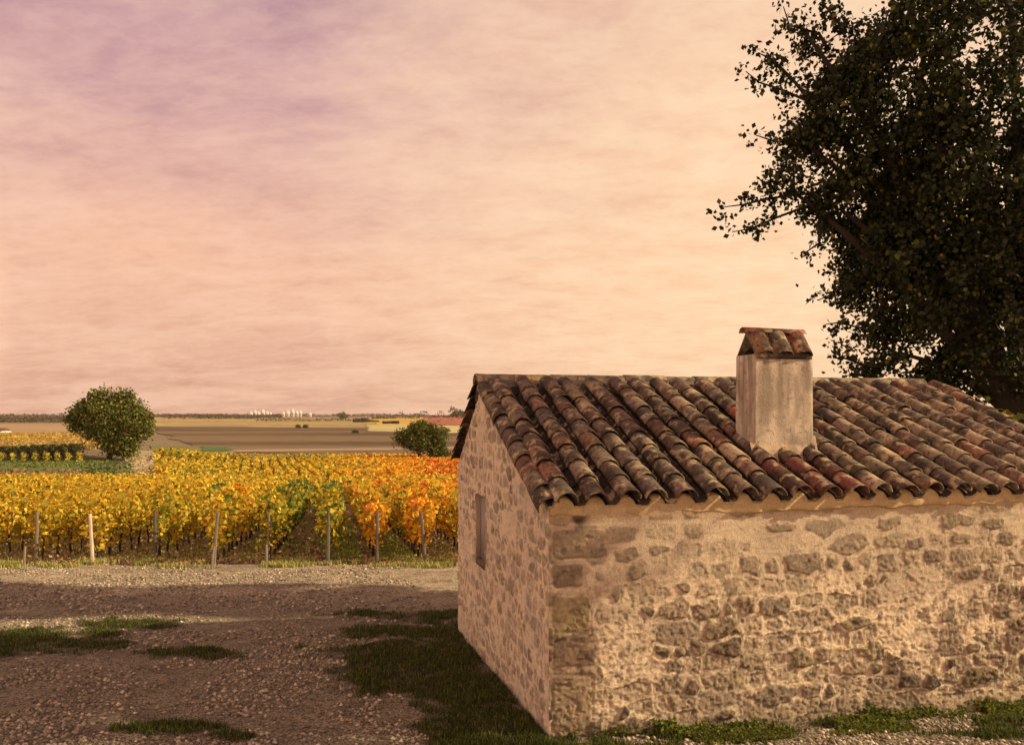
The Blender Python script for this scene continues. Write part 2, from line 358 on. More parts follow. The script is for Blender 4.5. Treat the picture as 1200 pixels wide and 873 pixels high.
mesh_obj('gable_wall', bp(-h, mg, zg).reshape(-1, 3), qq[keep], M_wall, house, c.reshape(-1, 3), True)
# window: reveals, shutter, sill
win = MB(); 
def bl(V): return bp(V[:, 0], V[:, 1], V[:, 2])
win.box(.045, .08, wm0 + .02, wm1 - .02, wz0 + .02, wz1 - .02, (.30, .26, .23), bl)
wo = win.build('window', M_shut, house)
rv = MB(); rc = (.36, .27, .2)
rv.box(-.004, .2, wm0 - .06, wm0 + .012, wz0 - .06, wz1 + .06, rc, bl); rv.box(-.004, .2, wm1 - .012, wm1 + .06, wz0 - .06, wz1 + .06, rc, bl)
rv.box(-.001, .2, wm0 + .012, wm1 - .012, wz1 - .012, wz1 + .06, rc, bl); rv.build('frame', M_wall, wo)
sl = MB(); sl.box(-.015, .2, wm0 + .012, wm1 - .012, wz0 - .06, wz0 + .014, (.1, .08, .07), bl); sl.build('sill', M_wall, wo)
# far and right walls
bw = MB(); bw.box(0.02, SL - .02, MD - .25, MD, -.6, ZB - .03, (.36, .28, .2), bl); bw.build('rear_wall', M_wall, house)
rg = []; msx = np.linspace(0.02, MD - .02, 40)
v0 = [bp(SL, m, -.5) for m in msx] + [bp(SL, m, float(roofline(m)) - .01) for m in msx]
q = [(k, k + 1, 40 + k + 1, 40 + k) for k in range(39)]
mesh_obj('end_wall', np.array(v0), q, M_wall, house, np.tile((.38, .29, .2), (80, 1)))

# roof
SN = math.atan2(ZR - ZE, MR); SF = math.atan2(ZR - ZB, MD - MR)
def tileprofile(r0, r1, L, seg, arc, th, nL=4):
    """half pipe along +x (0 upper, L lower), opening downward; returns verts, faces"""
    V = []; 
    for (off, rev) in ((0, 0), (-th, 1)):
        for i in range(nL):
            t = i / (nL - 1); r = r0 + (r1 - r0) * t + off
            for k in range(seg + 1):
                an = -arc / 2 + arc * k / seg; V.append((t * L, r * sin(an), r * cos(an) * .92))
    V = np.array(V); n1 = nL * (seg + 1); Fq = []
    for i in range(nL - 1):
        for k in range(seg):
            a = i * (seg + 1) + k; Fq += [(a, a + seg + 1, a + seg + 2, a + 1), (n1 + a, n1 + a + 1, n1 + a + seg + 2, n1 + a + seg + 1)]
    for k in range(seg):
        a = (nL - 1) * (seg + 1) + k; Fq.append((a, n1 + a, n1 + a + 1, a + 1)); a = k; Fq.append((a, a + 1, n1 + a + 1, n1 + a))
    for i in range(nL - 1):
        a = i * (seg + 1); Fq.append((a, n1 + a, n1 + a + seg + 1, a + seg + 1)); a += seg; Fq.append((a, a + seg + 1, n1 + a + seg + 1, n1 + a))
    return V, np.array(Fq)
PALT = [tuple(.82 * v_ for v_ in c_) for c_ in [(.26, .125, .075), (.20, .115, .08), (.30, .16, .10), (.17, .115, .085), (.32, .22, .15), (.24, .18, .125), (.38, .28, .18), (.14, .09, .07), (.30, .10, .055), (.22, .16, .13)]]
PW = np.array([.05, .10, .04, .24, .12, .22, .09, .1, .006, .08]); PW /= PW.sum()
def place_tile(mb, TV, TF, origin, down, side, roll=0, yaw=0, tilt=0, colr=None, r=None):
    """origin = world point of the upper end's axis foot; down, side = unit vectors"""
    up = np.cross(side, down) ; up /= np.linalg.norm(up)
    if up[2] < 0: up = -up
    d = down * cos(tilt) + up * sin(tilt); d = d * cos(yaw) + side * sin(yaw); d /= np.linalg.norm(d)
    s_ = side - d * (side @ d); s_ /= np.linalg.norm(s_); u_ = np.cross(d, s_)
    if u_[2] < 0: u_ = -u_
    s2 = s_ * cos(roll) + u_ * sin(roll); u2 = -s_ * sin(roll) + u_ * cos(roll)
    n = TV.copy(); n[:, 2] += r.normal(0, .0018, len(n)); n[:, 1] += r.normal(0, .0015, len(n))
    Vw = origin + n[:, :1] * d + n[:, 1:2] * s2 + n[:, 2:3] * u2
    cc = np.tile(np.array(colr) * r.uniform(.65, 1.12), (len(n), 1)) * (.8 + .45 * fbm(n[:, 0] * 9 + origin[0] * 31, n[:, 1] * 9 + origin[1] * 17, 4, 2))[:, None]
    mb.add(Vw, TF, cc)
TV, TF = tileprofile(.094, .113, .46, 12, R(176), .014)
PV, PF = tileprofile(.082, .072, .46, 8, R(150), .013, 3); PV = PV * np.array([1, 1, -1]); PF = PF[:, ::-1]
RV, RF = tileprofile(.135, .15, .57, 12, R(165), .016)
r = np.random.default_rng(42); roof = MB()
EXP = .355; OV = .07; PIT = .302
def slope(mb, mtop, ztop, mbot, zbot, sgn, zoff=0, red=True):
    dn = bp(0, mbot, zbot) - bp(0, mtop, ztop); Ls = np.linalg.norm(dn); dn = dn / Ls; nrm = np.cross(U, dn); nrm = nrm if nrm[2] > 0 else -nrm
    ncol = 21
    for k in range(-0, ncol + 1):
        s0 = .14 + PIT * k + r.normal(0, .006)
        wob = r.normal(0, .0025)
        nc = int((Ls + OV) / EXP) + 1; off = r.uniform(-.03, .03)
        for j in range(nc):
            end = Ls + OV - j * EXP + off * (j > 0) + r.normal(0, .012)      # lower end position along slope
            st_ = end - .46
            if st_ < .17: st_ = .17
            if end < .45: continue
            o = bp(s0 + wob * j, mtop, ztop) + dn * st_ + nrm * (.102 + r.normal(0, .004))
            cr = PALT[r.choice(10, p=PW)]
            if red and j < 2 and 2.45 < s0 < 3.35: cr = (.15, .055, .04)
            if j == 0 and k == 0: cr = (.36, .29, .19)
            if s0 < SL + .1: place_tile(mb, TV, TF, o, dn, U, roll=r.normal(0, .06), yaw=r.normal(0, .018), tilt=R(1.9) + r.normal(0, .006), colr=cr, r=r)
        for j in range(nc):
            end = Ls + OV - .03 - j * EXP + r.normal(0, .01); st_ = max(end - .46, -.05)
            if end < .2 or s0 + PIT / 2 > SL: continue
            o = bp(s0 + PIT / 2, mtop, ztop) + dn * st_ + nrm * (.100)
            place_tile(mb, PV, PF, o, dn, U, roll=r.normal(0, .03), tilt=R(2.2), colr=np.array(PALT[r.choice(10, p=PW)]) * .18, r=r)  # pan tiles darkened: shade of the channels put into their colour
slope(roof, MR, ZR, 0, ZE, 1); slope(roof, MR, ZR, MD, ZB, -1, red=False)
# verge tiles hung on both gable edges
for (mt, zt, mb_, zb) in ((MR, ZR, 0, ZE), (MR, ZR, MD, ZB)):
    dn = bp(0, mb_, zb) - bp(0, mt, zt); Ls = np.linalg.norm(dn); dn /= Ls; nrm = np.cross(U, dn); nrm = nrm if nrm[2] > 0 else -nrm
    for (sv, rl) in ((-.012, -1), (SL + .02, 1)):
        for j in range(int(Ls / EXP) + 1):
            end = Ls + .03 - j * EXP + .1 * (j > 0); st_ = max(end - .46, .0)
            if end < .4: continue
            o = bp(sv, mt, zt) + dn * st_ + nrm * (.02 + r.normal(0, .006))
            s_sign = rl if np.cross(dn, U) @ nrm > 0 else -rl
            place_tile(roof, TV, TF, o, dn, U, roll=-.5 * s_sign * 1.0, yaw=r.normal(0, .02), tilt=R(2.6), colr=np.array(PALT[r.choice(10, p=PW)]) * .7, r=r)
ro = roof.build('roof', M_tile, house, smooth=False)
me = ro.data; 
# decking under the tiles
dk = MB()
def slab(m0, z0, m1, z1, c):
    V = np.array([bp(s, m, z) for (m, z) in ((m0, z0), (m1, z1)) for s in (.01, SL - .01)] + [bp(s, m, z - .06) for (m, z) in ((m0, z0), (m1, z1)) for s in (.01, SL - .01)])
    dk.add(V, [(0, 1, 3, 2), (4, 6, 7, 5), (0, 4, 5, 1), (2, 3, 7, 6), (0, 2, 6, 4), (1, 5, 7, 3)], c)
slab(-.0, ZE + .012, MR, ZR + .012, (.03, .025, .02)); slab(MD, ZB + .012, MR, ZR + .014, (.03, .025, .02))
dk.build('decking', M_mortar, ro)
# mortar plugs under the eave tiles
pg = MB(); su, tu = np.meshgrid(np.linspace(.01, SL - .01, 900), np.linspace(0, 1, 16))
ph_ = ((su - .14) / PIT + .5) % 1 - .5; top_ = ZE + .036 + .098 * np.sqrt(np.clip(1 - (ph_ * PIT / .098) ** 2, 0, 1)); top_ = top_ - .012
bot_ = ZE - .075 + .05 * (fbm(su * 3.3, su * 0, 31, 3) - .5); zz = bot_ + (top_ - bot_) * tu
mm = -.028 - .016 * (fbm(su * 9, zz * 9, 23, 4) - .5) * 2 + .030 * sm(.12, 0, tu) + .06 * sm(.9, 1, tu)
cc = np.array([.52, .385, .20]) * (.7 + .6 * fbm(su * 7, zz * 14, 29, 4))[..., None]
i = np.arange(su.size).reshape(su.shape); q = np.stack([i[:-1, :-1], i[:-1, 1:], i[1:, 1:], i[1:, :-1]], -1).reshape(-1, 4); pg.add(bp(su, mm, zz).reshape(-1, 3), q, cc.reshape(-1, 3))
pg.build('eave_mortar', M_wall, house, smooth=True)
# ridge
rd = MB(); k = 0; sx = -.10
while sx < SL - .25:
    o = bp(sx + .57, MR, ZR + .012 + r.normal(0, .005))
    place_tile(rd, RV, RF, o, -U, np.array(W), roll=r.normal(0, .04), yaw=r.normal(0, .015), tilt=R(-.9), colr=(np.array([.26, .2, .13]) if k != 1 else np.array([.42, .30, .12])), r=r)
    sx += .5; k += 1
rd.build('ridge_tile', M_tile, ro)
# grey mortar fillets along both sides of the ridge
sgx, tgx = np.meshgrid(np.linspace(-.04, SL + .05, 200), np.linspace(0, 1, 7)); prof = .065 + .06 * np.sqrt(1 - tgx) - .09 * tgx ** 4; 
rm = MB()
for sg_, sl_ in ((-1, (ZR - ZE) / MR), (1, (ZR - ZB) / (MD - MR))):
    wob = .05 * (fbm(sgx * 5, sgx * 0, 3, 3) - .5) * 2 + .02 * np.sin(2 * pi * (sgx - .14) / PIT)
    mm = MR + sg_ * ((.05 + .25 * tgx) + wob * tgx); zz = ZR - sl_ * np.abs(mm - MR) + prof + .02 * (fbm(sgx * 12, tgx * 2, 6, 3) - .5)
    i = np.arange(sgx.size).reshape(sgx.shape); q = np.stack([i[:-1, :-1], i[:-1, 1:], i[1:, 1:], i[1:, :-1]], -1).reshape(-1, 4)
    rm.add(bp(sgx, mm, zz).reshape(-1, 3), q if sg_ > 0 else q[:, ::-1], (.15, .115, .08))
rm.build('ridge_mortar', M_mortar, ro, smooth=True)
# ridge end lump on the right
# chimney
def box_grid(mb, s0, s1, m0, m1, z0, z1, flare, c, n=26):
    """four displaced render faces, wider at the foot"""
    ring = []; 
    per = [(s0, m0), (s1, m0), (s1, m1), (s0, m1)]
    pts = []
    for e in range(4):
        a = np.array(per[e]); b = np.array(per[(e + 1) % 4])
        for k in range(n): pts.append(a + (b - a) * k / n)
    pts = np.array(pts); cen = pts.mean(0); nzv = 60; Vv = []; 
    for iz in range(nzv):
        t = iz / (nzv - 1); z = z0 + (z1 - z0) * t; f = 1 + flare * (1 - sm(0, .38, t)) + .03 * (1 - t)
        ang = np.arange(len(pts)); d = .010 * (fbm(ang * .22, np.full(len(pts), z * 5), 61, 4) - .5) * 2
        p = cen + (pts - cen) * (f + d[:, None]); Vv.append(bp(p[:, 0], p[:, 1], np.full(len(p), z)))
    Vv = np.concatenate(Vv); N_ = len(pts)
    q = [(i * N_ + k, i * N_ + (k + 1) % N_, (i + 1) * N_ + (k + 1) % N_, (i + 1) * N_ + k) for i in range(nzv - 1) for k in range(N_)]
    zz_ = np.repeat(np.linspace(0, 1, nzv), N_); aa_ = np.tile(np.arange(N_), nzv); stk = sm(.42, .62, fbm(aa_ * .35, zz_ * 1.6, 7, 4)) * (.25 + .75 * sm(.35, 1, zz_)); blo = sm(.5, .7, fbm(aa_ * .16, zz_ * 4, 17, 4)) * .5; kk = np.clip(stk + blo, 0, 1)[:, None] * .72
    mb.add(Vv, q, np.array(c) * (1 - kk) + np.array((.15, .125, .10)) * kk)
cs0, cs1, cm0, cm1 = 2.515, 3.215, .765, 1.165; cz0, cz1 = 2.3, 3.655
ch = MB(); box_grid(ch, cs0, cs1, cm0, cm1, cz0, cz1, .06, (.56, .47, .36))
cho = ch.build('chimney', M_render, house, smooth=True)
me = cho.data; 
from_edge = None
# mortar fillet where the stack meets the tiles
sk = MB(); su, tu = np.meshgrid(np.linspace(0, 1, 60), np.linspace(0, 1, 10)); ss_ = cs0 - .05 + (cs1 - cs0 + .10) * su
wv = .03 * (fbm(ss_ * 7, tu * 2, 14, 3) - .5) * 2; prf = (1 - tu) ** 2.2
mm = cm0 + .02 - .11 * tu - wv * tu; zz = ZE + (ZR - ZE) / MR * mm + .15 + .17 * prf + wv - .05 * tu + .02 * np.cos(2 * pi * (ss_ - .14) / PIT) * tu
i = np.arange(su.size).reshape(su.shape); q = np.stack([i[:-1, :-1], i[1:, :-1], i[1:, 1:], i[:-1, 1:]], -1).reshape(-1, 4); sk.add(bp(ss_, mm, zz).reshape(-1, 3), q, (.50, .38, .26))
for e_, sd_ in ((cs0, -1), (cs1, 1)):
    m2 = cm0 - .08 + (cm1 - cm0 + .1) * su; s2 = e_ + sd_ * (-.02 + .075 * tu + .02 * (fbm(m2 * 7, tu, 4, 2) - .5)); z2 = ZE + (ZR - ZE) / MR * m2 + .13 + .12 * prf - .05 * tu
    sk.add(bp(s2, m2, z2).reshape(-1, 3), q, (.40, .31, .21))
sk.build('mortar_skirt', M_render, cho, smooth=True)
# red tiles at its foot (upper course butting the chimney) are part of the roof; now the little tiled cap
cp = MB(); CV, CF = tileprofile(.10, .115, .30, 10, R(160), .014, 3); cmid = (cm0 + cm1) / 2; zr = 3.955
for side_ in (-1, 1):
    mo = cm0 - .03 if side_ < 0 else cm1 + .03
    top = bp(0, cmid + side_ * .03, zr); bot = bp(0, mo, cz1 + .0); dn_ = bot - top; Lc = np.linalg.norm(dn_); dn_ /= Lc
    nr = np.cross(U, dn_); nr = nr if nr[2] > 0 else -nr
    for k, cr in enumerate([(.27, .15, .09), (.33, .25, .16), (.34, .10, .055)]):
        o = bp(cs0 + .12 + .235 * k, cmid + side_ * .03, zr) + dn_ * (Lc - .30) - nr * .06
        place_tile(cp, CV * np.array([1.0, 1, 1]), CF, o, dn_, U, colr=cr, r=r, tilt=0.03)
    # bedding slab
    V = [];
    for s in (cs0 + .015, cs1 - .015):
        V += [bp(s, cmid + side_ * .0, zr - .03), bp(s, mo - side_ * .015, cz1 - .005), bp(s, mo - side_ * .015 , cz1 - .05), bp(s, cmid, zr - .075)]
    V = [np.array(x) for x in V]
    cp.add(V, [(0, 1, 5, 4), (1, 2, 6, 5), (2, 3, 7, 6), (0, 3, 2, 1), (4, 5, 6, 7)], (.16, .12, .085))
R2, RF2 = tileprofile(.075, .085, .40, 10, R(150), .015, 3)
for k, cr in enumerate([(.30, .14, .09), (.33, .17, .12)]):
    place_tile(cp, R2, RF2, bp(cs0 - .025 + .39 + .345 * k, cmid, zr - .075 + .006 * (1 - k)), -U, np.array(W), tilt=R(-.5), colr=cr, r=r)
cp.build('chimney_cap', M_tile, cho)
ck = MB(); ck.box(cs0 + .05, cs1 - .05, cm0 + .04, cm1 - .04, cz1 - .12, cz1 - .004, (.02, .02, .02), bl); ck.build('flue', M_dark, cho)

# ---------------------------------------------------------------- vineyard
D = np.array([-.205, 1.0]); D /= np.linalg.norm(D)
posts_px = [(42, 660, 600), (108, 661, 602), (182, 657, 598), (250, 663, 600), (315, 660, 602), (385, 662, 597), (442, 662, 600), (499, 662, 600)]
starts = [ray(p[0], p[1]) for p in posts_px]
r = np.random.default_rng(3)
ordn = ['first', 'second', 'third', 'fourth', 'fifth', 'sixth', 'seventh', 'eighth', 'ninth', 'tenth', 'eleventh', 'twelfth', 'thirteenth', 'fourteenth', 'fifteenth', 'sixteenth', 'seventeenth', 'eighteenth', 'nineteenth', 'twentieth', 'twenty-first', 'twenty-second', 'twenty-third', 'twenty-fourth', 'twenty-fifth', 'twenty-sixth', 'twenty-seventh', 'twenty-eighth', 'twenty-ninth', 'thirtieth', 'thirty-first', 'thirty-second', 'thirty-third', 'thirty-fourth', 'thirty-fifth', 'thirty-sixth', 'thirty-seventh', 'thirty-eighth', 'thirty-ninth', 'fortieth']
plook = ['square grey-brown wooden end post, leftmost of the eight in front of the vineyard', 'pale bleached wooden end post, brightest of those before the vineyard',
         'dark weathered wooden end post between the pale post and the leaning one', 'wooden end post leaning right with a short stake at its foot', 'slim grey wooden end post with a shorter stake right beside it',
         'grey wooden end post in front of the green-leaved vine row', 'wooden end post standing between the two grassy aisles', 'wooden end post leaning left, the one nearest the cottage']
pcol = [(.20, .16, .125), (.60, .5, .38), (.11, .09, .08), (.20, .165, .125), (.22, .18, .14), (.15, .125, .10), (.17, .135, .11), (.16, .13, .10)]
lean_ = [0.01, -.04, 0, .09, .0, -.01, .0, -.09]
for k, (p, (px, pb, pt)) in enumerate(zip(starts, posts_px)):
    hgt = (pb - pt) / F * p[1]; mb = MB(); n = 6; w = .042 if k != 4 else .034
    pts = [(lean_[k] * t * hgt + .008 * sin(3 * t + k), .02 * sin(t * 2 + k), -.25 + (hgt + .25) * t) for t in np.linspace(0, 1, n)]
    mb.tube(pts, [w * (1.08 - .16 * t) for t in np.linspace(0, 1, n)], pcol[k], 8)
    o = mb.build('wooden_post', M_wood, loc=(p[0], p[1], float(gz(p[0], p[1])[0]))); o.rotation_euler = (0, 0, k * .7)
    o.rotation_euler = (0, 0, 0)
    tag(o, plook[k], 'post', 'end posts of the vine rows')
for (px, pb, pt, ln, lb) in [(28, 664, 640, .05, 'short brown stake left of the leftmost wooden end post'), (247.5, 666, 640, .12, 'short leaning stake at the foot of the right-leaning end post'), (312.5, 664, 638, -.02, 'short stake hugging the slim end post on its left'), (97.5, 652, 632, .0, 'thin grey stake standing in the vines left of the pale post')]:
    p = ray(px, pb); hgt = (pb - pt) / F * p[1]; mb = MB()
    mb.tube([(0, 0, -.2), (ln * hgt * .5, 0, hgt * .5), (ln * hgt, .01, hgt)], [.032, .03, .026], (.24, .2, .14), 7)
    tag(mb.build('wooden_stake', M_wood, loc=p), lb, 'stake', 'short stakes by the vine rows')

YEL = [(.68, .48, .035), (.60, .39, .025), (.76, .58, .09), (.42, .24, .015), (.32, .29, .03)]
PALS = {
    'yellow': (YEL + [(.22, .24, .03), (.26, .12, .02)], [.24, .2, .11, .13, .11, .12, .09]),
    'yellow-green': (YEL + [(.16, .2, .025), (.09, .14, .02)], [.18, .14, .1, .08, .16, .2, .14]),
    'green': ([(.13, .17, .025), (.22, .25, .03), (.38, .34, .04), (.6, .42, .03), (.06, .09, .015)], [.36, .26, .16, .08, .14]),
    'orange': ([(.75, .33, .02), (.72, .46, .03), (.50, .14, .02), (.80, .56, .06), (.3, .23, .03)], [.3, .26, .16, .16, .12]),
    'red-orange': ([(.60, .13, .02), (.72, .27, .02), (.42, .06, .02), (.75, .42, .04), (.22, .16, .03)], [.3, .26, .16, .18, .1]),
}
def pick(pal, n, r_):
    cs, w = PALS[pal]; w = np.array(w) / sum(w); c = np.array(cs)[r_.choice(len(cs), n, p=w)]
    return c * r_.uniform(.75, 1.2, (n, 1))
def vine_leaf_points(n, r_, wide=.135, half=.60):
    # cordon at .65 m, shoots up to about 1.55 m; ragged skirts hang below
    y = r_.uniform(-half, half, n); z = .70 + .90 * r_.beta(1.4, 1.3, n); x = r_.normal(0, 1, n) * wide * (.65 + .5 * np.sin((z - .5) * 2.6))
    k = r_.random(n) < .10; z[k] = r_.uniform(.38, .8, k.sum()); 
    z += .13 * np.sin(y * 5 + r_.uniform(0, 6)) * (z > .9)
    return np.c_[x, y, z]
protos = {}
for name_ in PALS:
    protos[name_] = []
    for v in range(3 if name_ in ('yellow', 'orange') else 2):
        r_ = np.random.default_rng(100 + v * 7 + len(name_)); P = vine_leaf_points(520, r_)
        cl = (fbm(P[:, 1] * 3 + v * 9, P[:, 2] * 3, v + 2, 2) > .30); P = P[cl]
        V, Fq_, C_ = leaves(P, .112, pick(name_, len(P), r_), r_, 1.25)
        lo = mesh_obj('foliage', V, Fq_, M_vine, None, C_)
        tr = MB(); x = 0; tr.tube([(0, 0, -.1), (.03, .02, .2), (-.02, .05, .42), (.01, .0, .62)], [.04, .034, .032, .028], (.07, .05, .04), 6)
        tr.tube([(.01, 0, .6), (.0, .3, .66), (.02, .6, .7)], [.022, .016, .01], (.08, .055, .04), 5); tr.tube([(.01, 0, .6), (.0, -.3, .68), (-.02, -.6, .7)], [.022, .016, .01], (.08, .055, .04), 5)
        for q_ in range(5):
            yy = -.5 + .25 * q_; tr.tube([(0, yy, .66), (r_.normal(0, .05), yy + .05, 1.0), (r_.normal(0, .1), yy + r_.normal(0, .08), 1.4)], [.009, .007, .004], (.16, .09, .05), 4)
        to = tr.build('trunk', M_bark); protos[name_].append((to, lo))
used = set()
plants = []
base0, base7 = starts[0][:2], starts[7][:2]; step = (base7 - base0) / 7
for j in range(-19, 16):
    b = starts[j][:2] if 0 <= j <= 7 else base0 + step * j
    n = int((92 - b[1]) / 1.12)
    for i_ in range(n):
        d_ = .62 + 1.12 * i_ + r.normal(0, .05); p = b + D * d_; px = 600 + F * p[0] / p[1]
        plants.append((p[1], j, i_, p[0], p[1], px))
def hue(j, px, d):
    t = px + r.normal(0, 40)
    if j in (4, 5) and d < 30: return 'green' if r.random() < .35 else 'yellow-green'
    if t > 470: return r.choice(['red-orange', 'orange', 'yellow'], p=[.10, .40, .50])
    if t > 400: return r.choice(['orange', 'yellow', 'yellow-green', 'red-orange'], p=[.38, .37, .18, .07])
    return r.choice(['yellow', 'yellow-green', 'orange', 'green'], p=[.80, .17, .03, .0])
inview = sorted([p for p in plants if -25 < p[5] < 548 and not (p[5] > 505 and p[0] < 23)])
indiv = set((p[1], p[2]) for p in inview[:300])
rest = []
G0 = 'grapevines in the rows behind the wooden end posts'
rowname = {0: 'leftmost end post', 1: 'pale bleached end post', 2: 'dark end post', 3: 'right-leaning end post', 4: 'slim end post', 5: 'end post with green-leaved vines', 6: 'end post between the grassy aisles', 7: 'left-leaning end post by the cottage'}
for (dist, j, i_, x, y, px) in plants:
    if (j, i_) not in indiv: rest.append((j, i_, x, y, px)); continue
    hn = str(hue(j, px, dist - 21)); pr = protos[hn][r.integers(len(protos[hn]))]
    t = empty('grapevine', (x, y, float(gz(x, y)[0])), math.atan2(D[1], D[0]) - pi / 2 + (pi if r.random() < .5 else 0)); sc_ = r.uniform(.93, 1.08); t.scale = (sc_, sc_, sc_ * r.uniform(.93, 1.05))
    if j in rowname: lb = f'{hn} leaved grapevine, {ordn[i_]} behind the {rowname[j]}'
    elif j < 0: lb = f'{hn} leaved grapevine, {ordn[i_]} in the {ordn[-j-1]} row left of the leftmost end post'
    else: lb = f'{hn} leaved grapevine, {ordn[i_]} in the {ordn[j-8]} row past the posts, beside the cottage'
    tag(t, lb, 'grapevine', G0)
    for part in pr:
        if part.name not in used: used.add(part.name); part.parent = t
        else: c_ = part.copy(); COL.objects.link(c_); c_.parent = t
for nm_ in protos:
    for to, lo in protos[nm_]:
        for o in (to, lo):
            if o.parent is None: bpy.data.objects.remove(o)
# the farther vines of the same block: one mass
VV = []; CC = []; r_ = np.random.default_rng(8)
ang = math.atan2(D[1], D[0]) - pi / 2; ca, sa = cos(ang), sin(ang)
SZ = []
for (j, i_, x, y, px) in rest:
    if px < -150 or (px > 700): continue
    n = 150 if y < 45 else 85; P = vine_leaf_points(n, r_, .19); s_ = .17 if y < 45 else .24
    hn = str(hue(j, px, y - 21)); z0 = float(gz(x, y)[0])
    VV.append(np.c_[P[:, 0] * ca - P[:, 1] * sa + x, P[:, 0] * sa + P[:, 1] * ca + y, P[:, 2] + z0]); CC.append(pick(hn, n, r_)); SZ.append(np.full(n, s_))
VV = np.concatenate(VV); CC = np.concatenate(CC); SZ = np.concatenate(SZ)
V, Fq_, C_ = leaves(VV, 1.0, CC, r_, 1.1); V = np.repeat(VV, 4, 0) + (V - np.repeat(VV, 4, 0)) * np.repeat(SZ, 4)[:, None]
tag(mesh_obj('vine_rows', V, Fq_, M_vine, None, C_), 'farther golden vine rows of the near vineyard running down the slope', 'vineyard', kind='stuff')

# second block, down on the plain
def farblock(name, pl, pr_, y0, y1, huef, dens, row_dx, dirv, label, size=.45, top=1.45, seed=1):
    r_ = np.random.default_rng(seed); n = dens
    y = r_.uniform(y0, y1, n); a = r_.uniform(0, 1, n); x = (pl(y) * (1 - a) + pr_(y) * a) 
    dv = np.array(dirv); c = x - y * dv[0] / dv[1]; c = np.round(c / row_dx) * row_dx + r_.normal(0, .2, n); x = c + y * dv[0] / dv[1]
    z = gz(x, y) + top * r_.beta(2.2, 1.1, n)
    col = np.zeros((n, 3)); px = 600 + F * x / y; hs_ = huef(px + r_.normal(0, 30, n), y, x)
    for nm in PALS:
        k = hs_ == nm
        if k.any(): col[k] = pick(nm, k.sum(), r_)
    V, Fq_, C_ = leaves(np.c_[x, y, z], size, col, r_, 1.2)
    return tag(mesh_obj(name, V, Fq_, M_vine, None, C_), label, 'vineyard', kind='stuff')
def hue2(px, y, x):
    n = fbm(x * .05, y * .06, 70, 3); o = np.where(px > 505 , 'red-orange', np.where(px > 420, 'orange', 'yellow'))
    o = np.where((n > .60) & (px < 420), 'yellow-green', o); o = np.where((y < 118) & (n > .45) & (px < 260), 'yellow-green', o); return o
farblock('vine_rows', lambda y: np.where(y < 118, -.40 * y, -.415 * y), lambda y: .12 * y, 100, 165, hue2, 62000, 1.5, (-.3, 1), 'golden and red vine field beyond the first vineyard on the plain', .5, seed=5)
PALS['dull'] = ([(.46, .33, .09), (.38, .26, .07), (.52, .36, .12), (.28, .2, .07)], [.3, .3, .25, .15])
PALS['dark'] = ([(.03, .045, .012), (.05, .06, .015), (.18, .15, .03)], [.5, .35, .15])  # round tree's shade painted as dark leaf colours; near row ends stay lit
farblock('vine_rows', lambda y: -.75 * y, lambda y: -.487 * y, 215, 360, lambda px, y, x: np.where(fbm(x * .03, y * .03, 3, 2) > .70, 'yellow', 'dull'), 26000, 2.2, (-.3, 1), 'dull yellow vine field behind the round tree at far left', .8, seed=6)
farblock('vine_rows', lambda y: -.78 * y, lambda y: -.505 * y, 158, 186, lambda px, y, x: np.where(y < 163, 'yellow-green', 'dark'), 13000, 2.1, (-.69, 1), 'green vine rows left of the round tree, its shade put into their leaf colours', .36, 1.7, seed=7)

